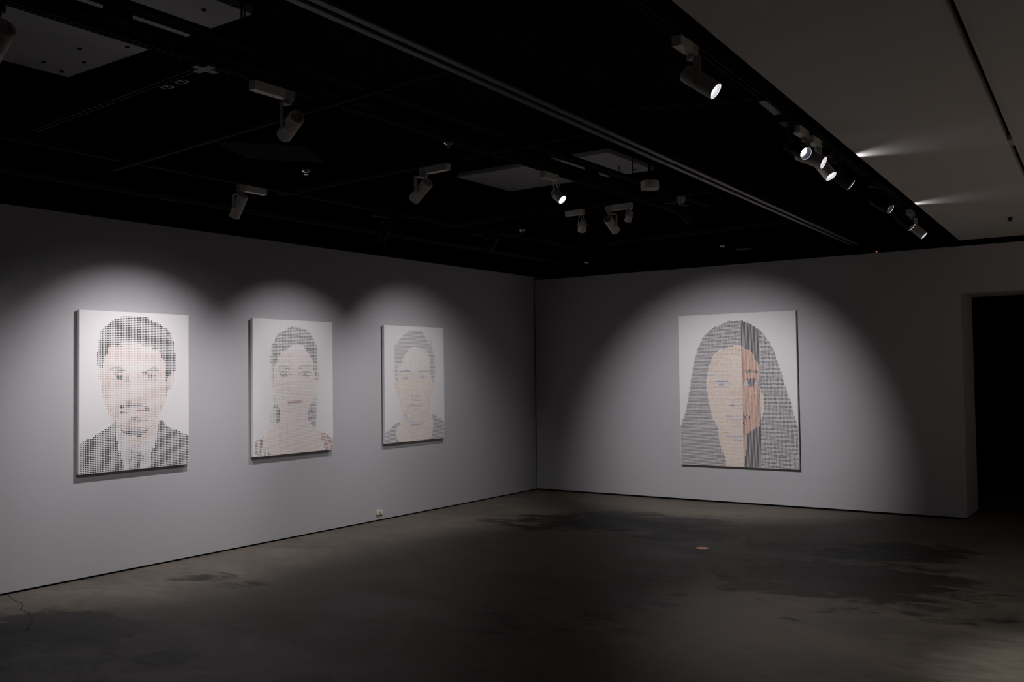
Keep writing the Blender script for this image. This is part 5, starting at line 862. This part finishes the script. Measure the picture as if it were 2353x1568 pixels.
t = thing('indicator_light', (4.66, YB + 0.02, 2.948), 'tiny orange indicator light on top edge of the back wall', 'light')
bm = bmesh.new()
box(bm, (4.64, YB + 0.005, 2.948), (4.68, YB + 0.05, 2.958))
obj('base', bm, 'lampblack', t)
bm = bmesh.new()
lathe(bm, (4.66, YB + 0.02, 2.958), (0, 0, 1), [(0, .010), (.006, .010), (.011, .006), (.012, .001)], 12, (True, True))
obj('lamp', bm, 'led', t, smooth=True)

# ------------------------------------------------------------------ black ceiling: panels, trays, rails, tracks
def bolt_bm(x, y, z):
    bm = bmesh.new()
    lathe(bm, (x, y, z), (0, 0, -1), [(0, .016), (.006, .016), (.008, .012), (.008, .001)], 8, (False, True))
    return bm


def ceiling_panel(x0, y0, x1, y1, z, label, bolts):
    t = thing('ceiling_panel', ((x0 + x1) / 2, (y0 + y1) / 2, z), label, 'ceiling panel')
    obj('board', boxes(((x0, y0, z), (x1, y1, z + 0.05))), 'panel', t, bevel=0.004)
    for x in (x0 + 0.15, x1 - 0.15):
        for y in (y0 + 0.15, y1 - 0.15):
            bm = bmesh.new()
            bar(bm, (x, y, z + 0.05), (x, y, 4.3), 0.02, 0.02)
            obj('hanger', bm, 'tray', t)
    for x, y in bolts:
        obj('bolt', bolt_bm(x, y, z), 'tray', t)
    return t


ceiling_panel(0.345, 1.9, 2.515, 4.06, 4.0, 'pale square ceiling panel high up at the near left', [(1.03, 3.75), (1.33, 3.93), (0.55, 3.75), (0.78, 3.93), (0.45, 3.95), (2.02, 3.55), (2.33, 3.82)])
ceiling_panel(0.40, 8.92, 2.46, 10.03, 4.0, 'pale ceiling panel further back towards the corner', [(2.3, 9.85), (1.7, 9.95), (0.55, 9.9)])


def lighting_track(p, q, label, z=3.10, group='black lighting tracks', mname='track', rods=(.08, .92)):
    p, q = Vector((p[0], p[1], z)), Vector((q[0], q[1], z))
    t = thing('lighting_track', (p + q) / 2, label, 'lighting track', group)
    bm = bmesh.new()
    bar(bm, p + Vector((0, 0, .030)), q + Vector((0, 0, .030)), 0.036, 0.016)
    obj('channel', bm, mname, t)
    side = (q - p).cross(Vector((0, 0, 1))).normalized()
    for s in (-1, 1):
        bm = bmesh.new()
        bar(bm, p + side * (s * .0145) + Vector((0, 0, .011)), q + side * (s * .0145) + Vector((0, 0, .011)), 0.007, 0.022)
        obj('lip', bm, mname, t)
    for f in rods:
        e = p.lerp(q, f)
        bm = bmesh.new()
        tube(bm, [e + Vector((0, 0, .038)), Vector((e.x, e.y, 4.3))], 0.005, 6)
        obj('suspension_rod', bm, 'tray', t)
    return t


lighting_track((3.70, 0.6), (3.66, 8.3), 'long black lighting track carrying the large left spotlight and the lit yoke spotlight', rods=())
lighting_track((1.44, 5.21), (4.48, 5.018), 'black cross track with a pale spotlight left of the middle of the ceiling')
lighting_track((1.43, 7.35), (4.43, 7.265), 'black cross track with the cluster of three lamps before the back wall', rods=(.72, .95))
lighting_track((2.07, 9.57), (4.37, 9.296), 'farthest black cross track, bare, near the back wall', mname='dimgrey')
lighting_track((1.9, 2.95), (3.64, 2.81), 'black cross track meeting the long track at the near left', rods=())
lighting_track((0.64, 2.6), (0.65, 11.0), 'bare black track running close along the long portrait wall', mname='trackgrey')
lighting_track((1.60, -1.2), (1.60, 9.6), 'black track parallel to the long wall carrying small wall-facing spotlights', rods=(.15, .62))
lighting_track((5.745, 1.0), (5.36, 10.9), 'black track beside the white ceiling carrying the row of lit spotlights')
lighting_track((4.80, 4.625), (5.57, 4.94), 'short black cross track joining the row of lit spotlights', mname='track')

bm = bmesh.new()
t = thing('track_connector', (3.655, 2.81, 3.10), 'pale cross-shaped connector where two tracks meet at upper left', 'track connector')
bar(bm, (3.660, 2.75, 3.094), (3.655, 2.88, 3.094), 0.040, 0.012)
bar(bm, (3.59, 2.815, 3.094), (3.72, 2.805, 3.094), 0.040, 0.0118)
obj('cross', bm, 'socket2', t)
t = thing('track_connector', (5.585, 4.95, 3.10), 'dark straight connector on the track beside the white ceiling', 'track connector')
bm = bmesh.new()
bar(bm, (5.588, 4.93, 3.093), (5.568, 5.25, 3.093), 0.042, 0.014)
obj('cover', bm, 'rail', t)
t = thing('track_connector', (slot_x(6.45, 0), 6.45, ZS + .035), 'pale connector piece in the slot of the white ceiling', 'track connector')
bm = bmesh.new()
bar(bm, (slot_x(6.38, 0), 6.38, ZS + .012), (slot_x(6.56, 0), 6.56, ZS + .012), 0.030, 0.030)
obj('cover', bm, 'lampgrey', t)

for (x, y), lab in (((3.27, 2.885), 'small metal frame on the black ceiling, left one of two'), ((3.40, 2.876), 'small metal frame on the black ceiling, right one of two')):
    t = thing('ceiling_bracket', (x, y, 3.14), lab, 'bracket', 'metal frames by the cross track')
    bm = bmesh.new()
    w, h, q = 0.036, 0.023, 0.006
    for a, c in (((x - w, y - h), (x + w, y - h + q)), ((x - w, y + h - q), (x + w, y + h)), ((x - w, y - h), (x - w + q, y + h)), ((x + w - q, y - h), (x + w, y + h))):
        box(bm, (a[0], a[1], 3.094), (c[0], c[1], 3.10))
    fr = obj('frame', bm, 'rail', t)
    bm = bmesh.new()
    box(bm, (x - .010, y - .006, 3.096), (x + .010, y + .006, 3.10))
    obj('tab', bm, 'rail', fr)
    bm = bmesh.new()
    bar(bm, (x, y - .03, 3.103), (x, y + .02, 3.103), .012, .006)
    obj('clip', bm, 'tray', t)


def tray(x0, x1, y0, y1, z0, z1, label):
    t = thing('cable_tray', ((x0 + x1) / 2, (y0 + y1) / 2, z0), label, 'cable tray', 'black cable trays')
    obj('base', boxes(((x0, y0, z0), (x1, y1, z0 + 0.01))), 'tray', t)
    if x1 - x0 > .2:
        for y in (1.5, 4.0, 6.5):
            obj('track_clamp', boxes(((x0 + .14, y, z0 - .014), (x0 + .18, y + .04, z0))), 'tray', t)
    for x in (x0, x1 - 0.008):
        obj('side_rail', boxes(((x, y0, z0), (x + 0.008, y1, z1))), 'tray', t)
    if x1 - x0 < .2:
        for y in (2.22, 6.15):
            obj('coupling', boxes(((x0 - .068, y, z0 - .03), (x0, y + .09, z0 + .03))), 'tray', t)
    for y in (y0 + .2, 4.3, 5.4):
        bm = bmesh.new()
        bar(bm, ((x0 + x1) / 2, y, z0 + .010), ((x0 + x1) / 2, y, 4.3), 0.012, 0.012)
        obj('suspension_rod', bm, 'tray', t)


tray(3.53, 3.775, -0.5, 8.2, 3.152, 3.166, 'wide black cable tray above the long lighting track')
tray(3.845, 3.945, -0.5, 8.2, 3.152, 3.166, 'narrow black cable tray beside the wide one')

# folding-partition track: two grey rails under a black housing
t = thing('partition_track', (4.6, 5.8, 3.05), 'long double grey rail of a partition track crossing the black ceiling', 'partition track')
pa, pb = Vector((4.775, 0.5, 3.05)), Vector((4.445, YB - 0.1, 3.05))
side = (pb - pa).cross(Vector((0, 0, 1))).normalized()
bm = bmesh.new()
bar(bm, pa + Vector((0, 0, .10)), pb + Vector((0, 0, .10)), 0.18, 0.16)
obj('housing', bm, 'tray', t)
for s in (-1, 1):
    bm = bmesh.new()
    bar(bm, pa + side * (s * .034) + Vector((0, 0, .006)), pb + side * (s * .034) + Vector((0, 0, .006)), 0.036, 0.012)
    obj('rail', bm, 'rail', t, bevel=0.002)
for k in range(6):
    e = pa.lerp(pb, (k + .3) / 6)
    bm = bmesh.new()
    bar(bm, e + Vector((0, 0, .18)), Vector((e.x, e.y, 4.3)), .03, .03)
    obj('hanger', bm, 'tray', t)

# conduit crossing the near part of the black ceiling
t = thing('conduit', (3.0, 3.65, 3.12), 'dull grey conduit crossing the black ceiling behind the large left spotlight', 'conduit')
bm = bmesh.new()
tube(bm, [(4.655, 3.466, 3.08), (1.44, 3.756, 3.08)], .017, 12)
obj('pipe', bm, 'dimgrey', t, smooth=True)
for k in range(3):
    x = (2.97, 3.6, 4.2)[k]
    y = 3.756 - (x - 1.44) * .0902
    bm = bmesh.new()
    tube(bm, [(x, y, 3.095), (x, y, 4.3)], .004, 6)
    obj('suspension_rod', bm, 'tray', t)
    bm = bmesh.new()
    lathe(bm, (x - .012, y + .001, 3.08), (1, -.0902, 0), [(0, .020), (.024, .020)], 12)
    obj('clip', bm, 'dimgrey', t)


def sprinkler(px, label, z=3.05, branch=False):
    x, y = px
    t = thing('sprinkler', (x, y, 4.3), label, 'sprinkler', 'ceiling sprinklers')
    bm = bmesh.new()
    tube(bm, [(x, 14.62, 3.30), (x, y + .06, 3.30), (x, y, 3.24), (x, y, z + .02)] if branch else [(x, y, 4.3), (x, y, z + .02)], .012, 10)
    obj('drop_pipe', bm, 'tray', t, smooth=True)
    bm = bmesh.new()
    lathe(bm, (x, y, z + .035), (0, 0, -1), [(0, .013), (.004, .013), (.006, .030), (.014, .032), (.022, .029), (.029, .020), (.032, .008)], 20, (True, True))
    obj('escutcheon', bm, 'chrome', t, smooth=True)
    bm = bmesh.new()
    lathe(bm, (x, y, z + .011), (0, 0, -1), [(0, .007), (.018, .005), (.020, .015), (.022, .015)], 12, (True, True))
    obj('head', bm, 'chrome', t, smooth=True)


sprinkler((2.46, 4.566), 'chrome sprinkler below and right of the large left spotlight')
sprinkler((3.475, 4.878), 'chrome sprinkler above the cross track spotlight, middle of the ceiling', 3.15)
sprinkler((2.087, 7.797), 'chrome sprinkler to the left of the cluster of three lamps', 3.05, True)
sprinkler((1.16, 10.661), 'dim chrome sprinkler near the room corner')
sprinkler((3.182, 10.276), 'chrome sprinkler just above the back wall, over the large portrait')

t = thing('ceiling_disc', (3.40, 10.40, 4.3), 'flat dark disc hung near the back wall beside a sprinkler', 'disc')
bm = bmesh.new()
lathe(bm, (3.36, 10.481, 3.055), (0, 0, -1), [(0, .03), (.01, .10), (.016, .105), (.02, .10), (.022, .02)], 28, (True, True))
obj('disc', bm, 'dimgrey', t, smooth=True)
bm = bmesh.new()
tube(bm, [(3.36, 10.481, 3.05), (3.36, 10.481, 4.3)], .008, 8)
obj('stem', bm, 'tray', t)

# pale drum-shaped device
t = thing('ceiling_device', (4.17, 6.44, 4.3), 'pale drum-shaped device hanging right of the lit yoke spotlight', 'ceiling device')
bm = bmesh.new()
lathe(bm, (4.17, 6.44, 3.075), (0, 0, -1), [(0, .02), (.0, .066), (.003, .069), (.055, .070), (.063, .066)], 40, (True, False))
obj('drum', bm, 'lampwhite', t, smooth=True)
bm = bmesh.new()
lathe(bm, (4.17, 6.44, 3.012), (0, 0, -1), [(0, .066), (0.0, .045), (-.003, .043), (-.003, .004)], 40, (False, True))
obj('grille', bm, 'lampgrey', t, smooth=True)
bm = bmesh.new()
tube(bm, [(4.17, 6.44, 3.07), (4.17, 6.44, 4.3)], .012, 8)
obj('stem', bm, 'tray', t)

t = thing('ceiling_box', (2.55, 4.30, 3.06), 'black flat box hung beneath the large left spotlight', 'box')
bm = bmesh.new()
prism(bm, [(2.62, 3.62), (2.98, 4.06), (2.74, 4.50), (2.40, 4.10)], 3.07, 3.16)
obj('case', bm, 'tray', t, bevel=.02)
for x, y in ((2.6, 3.9), (2.75, 4.3)):
    bm = bmesh.new()
    tube(bm, [(x, y, 3.16), (x, y, 4.3)], .008, 6)
    obj('suspension_rod', bm, 'tray', t)

t = thing('ceiling_sensor', (6.17, 9.95, ZS), 'tiny black sensor on the white ceiling near the doorway', 'sensor')
bm = bmesh.new()
lathe(bm, (6.19, 9.75, ZS), (0, 0, -1), [(0, .022), (.008, .022), (.012, .014), (.03, .012), (.034, .018), (.036, .004)], 16, (False, True))
obj('body', bm, 'lampblack', t, smooth=True)


# ------------------------------------------------------------------ track spotlights
def track_spotlight(pivot, d, arm_xy, box_dir, label, L=.19, r=.040, housing='lampwhite', driver='lampwhite', lit=False, box_len=.20, ztrack=3.10, light=None, group='track spotlights', extra=None):
    """cylinder spotlight: driver box clipped in the track, swivel, flat arm and tilted barrel"""
    d = Vector(d).normalized()
    pv = Vector(pivot)
    ax, ay = arm_xy
    t = thing('track_spotlight', (ax, ay, ztrack), label, 'spotlight', group)
    bd = Vector((*box_dir, 0)).normalized()
    base = Vector((ax, ay, ztrack - .024))
    bm = bmesh.new()
    bar(bm, base + bd * .03, base + bd * (.03 + box_len), .046, .048)
    obj('driver_box', bm, driver, t, bevel=.003)
    bm = bmesh.new()
    bar(bm, base - bd * .03, base + bd * .03, .040, .046)
    lathe(bm, (ax, ay, ztrack - .047), (0, 0, -1), [(0, .022), (.020, .022), (.022, .018)], 16, (True, True))
    obj('track_adapter', bm, 'lampgrey' if driver != 'lampblack' else 'lampblack', t)
    x, y, dd = frame_from(d)
    # arm: from under the adapter down to the flank of the barrel
    sidev = x if (x.dot(Vector((0.57, -0.82, 0))) > 0) else -x     # flank that shows
    foot = pv + sidev * (r + .006)
    top = Vector((foot.x, foot.y, ztrack - .075))
    bm = bmesh.new()
    bar(bm, top, foot - Vector((0, 0, .02)), .034, .007, hint=sidev)
    bar(bm, Vector((ax, ay, ztrack - .072)), top + Vector((0, 0, .003)), .034, .007)
    arm = obj('arm', bm, housing if housing != 'lampwhite' else 'lampgrey', t, bevel=.001)
    bm = bmesh.new()
    lathe(bm, foot + sidev * .002, -sidev, [(0, .012), (.014, .012)], 14, (True, True))
    obj('pivot_screw', bm, 'lampblack' if housing == 'lampblack' else 'lampgrey', arm)
    # barrel
    bm = bmesh.new()
    h = L / 2
    lathe(bm, pv, d, [(-h + .004, r * .96), (-h + .010, r), (-.012, r), (-.012, r - .002), (-.008, r - .002), (-.008, r), (h, r), (h, r - .0025), (h - .045, r * .60)], 36)
    barrel = obj('barrel', bm, housing, t, smooth=True)
    bm = bmesh.new()
    lathe(bm, pv - d * (h - .004), -d, [(0, r * .96), (.004, r * .90), (.004, r * .62), (-.006, r * .58), (-.006, r * .30), (.002, r * .26), (.002, .001)], 30, (False, True))
    obj('end_cap', bm, 'lampblack' if housing == 'lampblack' else 'lampgrey', t, smooth=True)
    bm = bmesh.new()
    lathe(bm, pv + d * h, -d, [(.0005, r - .003), (.020, r * .86), (.038, r * .62), (.039, r * .5)], 30)
    refl = obj('reflector', bm, 'reflector', t, smooth=True)
    bm = bmesh.new()
    lathe(bm, pv + d * (h - .038), d, [(0, r * .62), (.003, r * .5), (.005, .001)], 24, (True, True))
    obj('lens', bm, 'lens' if (lit or light) else 'lensoff', refl, smooth=True)
    if light:
        aim, power, half, blend = light
        spot('spot_beam', pv + d * (h + .004), Vector(aim), power, half, blend, .025, t)
    return t


def yoke_spotlight(pivot, d, arm_xy, box_dir, label, L=.11, r=.037, lit=False, box_len=.16, light=None, ztrack=3.10):
    """short lamp hung in a U-shaped wire yoke with a loose cable"""
    d = Vector(d).normalized()
    pv = Vector(pivot)
    ax, ay = arm_xy
    t = thing('yoke_spotlight', (ax, ay, ztrack), label, 'spotlight', 'yoke spotlights')
    bd = Vector((*box_dir, 0)).normalized()
    base = Vector((ax, ay, ztrack - .024))
    bm = bmesh.new()
    bar(bm, base - bd * .03, base + bd * box_len, .044, .046)
    obj('driver_box', bm, 'lampwhite', t, bevel=.003)
    x, y, dd = frame_from(d)
    top = Vector((ax, ay, ztrack - .05))
    bm = bmesh.new()
    for s in (-1, 1):
        foot = pv + x * (s * (r + .006))
        bar(bm, top + x * (s * .014), foot, .012, .004, hint=x)
    bar(bm, top - x * .016, top + x * .016, .014, .005)
    obj('yoke', bm, 'lampwhite', t)
    bm = bmesh.new()
    h = L / 2
    lathe(bm, pv, d, [(-h, r * .55), (-h + .006, r * .62), (-h + .03, r * .70), (-.012, r * .98), (0, r), (h, r), (h, r - .003), (h - .03, r * .6)], 30, (True, False))
    barrel = obj('barrel', bm, 'lampwhite', t, smooth=True)
    for k in range(10):
        a = 2 * math.pi * k / 10
        u = x * math.cos(a) + y * math.sin(a)
        bm = bmesh.new()
        bar(bm, pv - d * (h - .004) + u * r * .66, pv - d * .012 + u * r * .86, .012, .003, hint=u)
        obj('fin', bm, 'lampgrey', barrel)
    bm = bmesh.new()
    lathe(bm, pv + d * h, -d, [(.0005, r - .0035), (.016, r * .84), (.028, r * .58), (.029, r * .5)], 30)
    refl = obj('reflector', bm, 'reflector', t, smooth=True)
    bm = bmesh.new()
    lathe(bm, pv + d * (h - .027), d, [(0, r * .57), (.002, r * .5), (.004, .001)], 24, (True, True))
    obj('lens', bm, 'lens' if (lit or light) else 'lensoff', refl, smooth=True)
    bm = bmesh.new()
    back = pv - d * h
    pts = []
    p0, p3 = back, Vector((ax, ay, ztrack - .03)) + bd * -.03
    p1, p2 = back - d * .07 + x * .05, p3 + Vector((0, 0, -.06)) + x * .08 - bd * .06
    for k in range(13):
        q = k / 12
        pts.append(p0 * (1 - q) ** 3 + p1 * 3 * q * (1 - q) ** 2 + p2 * 3 * q * q * (1 - q) + p3 * q ** 3)
    tube(bm, pts, .003, 6)
    obj('cable', bm, 'lampgrey', t, smooth=True)
    if light:
        aim, power, half, blend = light
        spot('spot_beam', pv + d * (h + .004), Vector(aim), power, half, blend, .025, t)
    return t


Y_ = (0, 1)
track_spotlight((3.682, 1.827, 2.92), (-0.886, 0.093, -0.454), (3.69, 1.827), (0, -1), 'large pale spotlight cut off by the left edge of the view', L=0.22, r=0.046, housing='lampgrey', driver='lampblack')
track_spotlight((3.702, 3.302, 2.915), (-0.893, 0.343, -0.292), (3.68, 3.302), (0, -1), 'large pale spotlight with long driver box, upper left, aimed away at the first portrait', light=((0.0, 4.85, 0.6), 96, 30, 1.0))
track_spotlight((1.566, 4.714, 2.94), (-0.62, 0.05, -0.78), (1.6, 4.714), (0, 1), 'pale spotlight above and between the first two portraits, close to the long wall', light=((0.0, 4.85, 1.05), 150, 43, 1.0))
track_spotlight((3.065, 5.081, 2.93), (-0.841, 0.164, -0.515), (3.065, 5.12), (1, -0.06), 'pale spotlight on a cross track left of the farther pale ceiling panel', light=((0.0, 6.64, 0.6), 36, 30, 1.0))
track_spotlight((1.514, 6.402, 2.94), (-0.62, 0.1, -0.77), (1.6, 6.402), (0, -1), 'black spotlight aimed at the portrait of the woman in red', housing='lampblack', driver='lampblack', light=((0.0, 6.64, 1.05), 76, 43, 1.0))
track_spotlight((1.674, 7.847, 2.97), (-0.62, 0.12, -0.77), (1.6, 7.847), (0, -1), 'black spotlight nearest the room corner, aimed at the faint portrait', housing='lampblack', driver='lampblack', light=((0.0, 8.5, 1.05), 70, 43, 1.0))
track_spotlight((1.60, 2.70, 2.94), (-.62, 0, -.78), (1.60, 2.70), (0, -1), 'black spotlight at the left edge of the view, under the dark end of the ceiling', housing='lampblack', driver='lampblack', light=((0.0, 2.95, 1.05), 17, 43, 1.0))
track_spotlight((1.60, 1.15, 2.94), (-.62, 0, -.78), (1.60, 1.15), (0, -1), 'added unseen black spotlight off the left edge of the view, for bounce light', housing='lampblack', driver='lampblack', light=((0.0, 1.15, 1.05), 60, 43, 1.0))  # out of view, added to raise the bounce light on the ceiling fittings
track_spotlight((1.60, -0.65, 2.94), (-.62, 0, -.78), (1.60, -0.65), (0, -1), 'added unseen black spotlight behind the viewer, for bounce light along the long wall', housing='lampblack', driver='lampblack', light=((0.0, -0.65, 1.05), 60, 43, 1.0))  # second unseen lamp added for bounce light
yoke_spotlight((3.697, 5.882, 2.94), (0.74, 0.0, -0.67), (3.67, 5.882), (0, -1), 'lit yoke spotlight with looping cable in front of the pale ceiling panel', light=((7.3, 6.6, 0.0), 105, 46, 1.0))
yoke_spotlight((3.062, 7.32, 2.955), (-0.46, 0.524, -0.719), (3.062, 7.3), (-1, 0.03), 'finned yoke spotlight, leftmost of the three before the back wall', light=((0.0, 8.4, 0.6), 72, 30, 1.0))
track_spotlight((3.346, 7.344, 2.94), (-0.078, 0.895, -0.438), (3.346, 7.3), (1, -0.03), 'pale barrel spotlight seen from behind, middle of the three before the back wall', light=((2.87, 11.155, 0.85), 360, 29, 0.85))
yoke_spotlight((3.551, 7.286, 2.985), (-0.5, 0.35, -0.75), (3.551, 7.28), (1, -0.03), 'small pale yoke lamp, rightmost of the three before the back wall', L=0.1, r=0.03, box_len=0.03)
track_spotlight((4.05, 7.34, 2.95), (.1, .9, -.4), (4.04, 7.28), (-1, .03), 'black spotlight with grey-edged driver box beneath the pale drum', housing='lampblack', driver='dimgrey', box_len=.13)
track_spotlight((5.67, 3.921, 2.925), (0.79, 0.086, -0.607), (5.631, 3.921), (0, -1), 'lit grey spotlight alone near the top, first of the row by the white ceiling', L=0.175, housing='lampgrey', driver='lampwhite', box_len=.13, light=((8.83, 4.265, 0.497), 75.0, 28, .9))
track_spotlight((5.607, 5.453, 2.925), (0.727, -0.436, -0.531), (5.572, 5.453), (0, -1), 'lit black spotlight facing the viewer with its bulb in sight', L=0.175, housing='lampblack', driver='lampblack', box_len=.13, light=((8.515, 3.709, 0.801), 75.0, 15, .9))
track_spotlight((5.592, 5.754, 2.925), (0.892, 0.017, -0.452), (5.56, 5.754), (0, -1), 'lit grey spotlight just behind the one facing the viewer, barrel level', L=0.175, housing='lampgrey', driver='lampwhite', box_len=.13, light=((9.16, 5.822, 1.117), 250, 28, .9))
track_spotlight((5.579, 6.054, 2.925), (0.594, -0.094, -0.799), (5.548, 6.054), (0, -1), 'lit grey spotlight tilted steeply down, lowest of the group of three', L=0.175, housing='lampgrey', driver='lampwhite', box_len=.13, light=((7.955, 5.678, -0.271), 200.0, 28, .9))
track_spotlight((5.569, 6.476, 2.925), (0.755, 0.132, -0.643), (5.532, 6.476), (0, -1), 'lit black spotlight right of the group of three, face seen as a thin slit', L=0.175, housing='lampblack', driver='lampblack', box_len=.13, light=((8.589, 7.004, 0.353), 250, 28, .9))
track_spotlight((5.536, 7.724, 2.925), (0.796, -0.195, -0.572), (5.484, 7.724), (0, -1), 'lit black spotlight alone between the group of three and the far pair', L=0.175, housing='lampblack', driver='lampblack', box_len=.13, light=((8.72, 6.944, 0.637), 450.0, 28, .9))
track_spotlight((5.487, 8.737, 2.925), (0.697, -0.045, -0.716), (5.444, 8.737), (0, -1), 'lit black spotlight, left of the far pair by the doorway', L=0.175, housing='lampblack', driver='lampblack', box_len=.13, light=((8.275, 8.557, 0.061), 500, 28, .9))
track_spotlight((5.457, 9.381, 2.925), (0.717, 0.056, -0.695), (5.419, 9.381), (0, -1), 'lit grey spotlight, right of the far pair by the doorway', L=0.175, housing='lampgrey', driver='lampgrey', box_len=.13, light=((8.325, 9.605, 0.145), 500, 28, .9))

for name, loc, aim in (('added_spill', (5.65, 6.262, ZS - .030), (6.20, 6.18, ZS + .05)), ('added_spill', (5.545, 8.412, ZS - .030), (6.1, 8.36, ZS + .05))):  # added spots without a fixture, imitating spill streaks on the white ceiling
    spot(name, loc, aim, 4, 36, 1.0, 0.006)
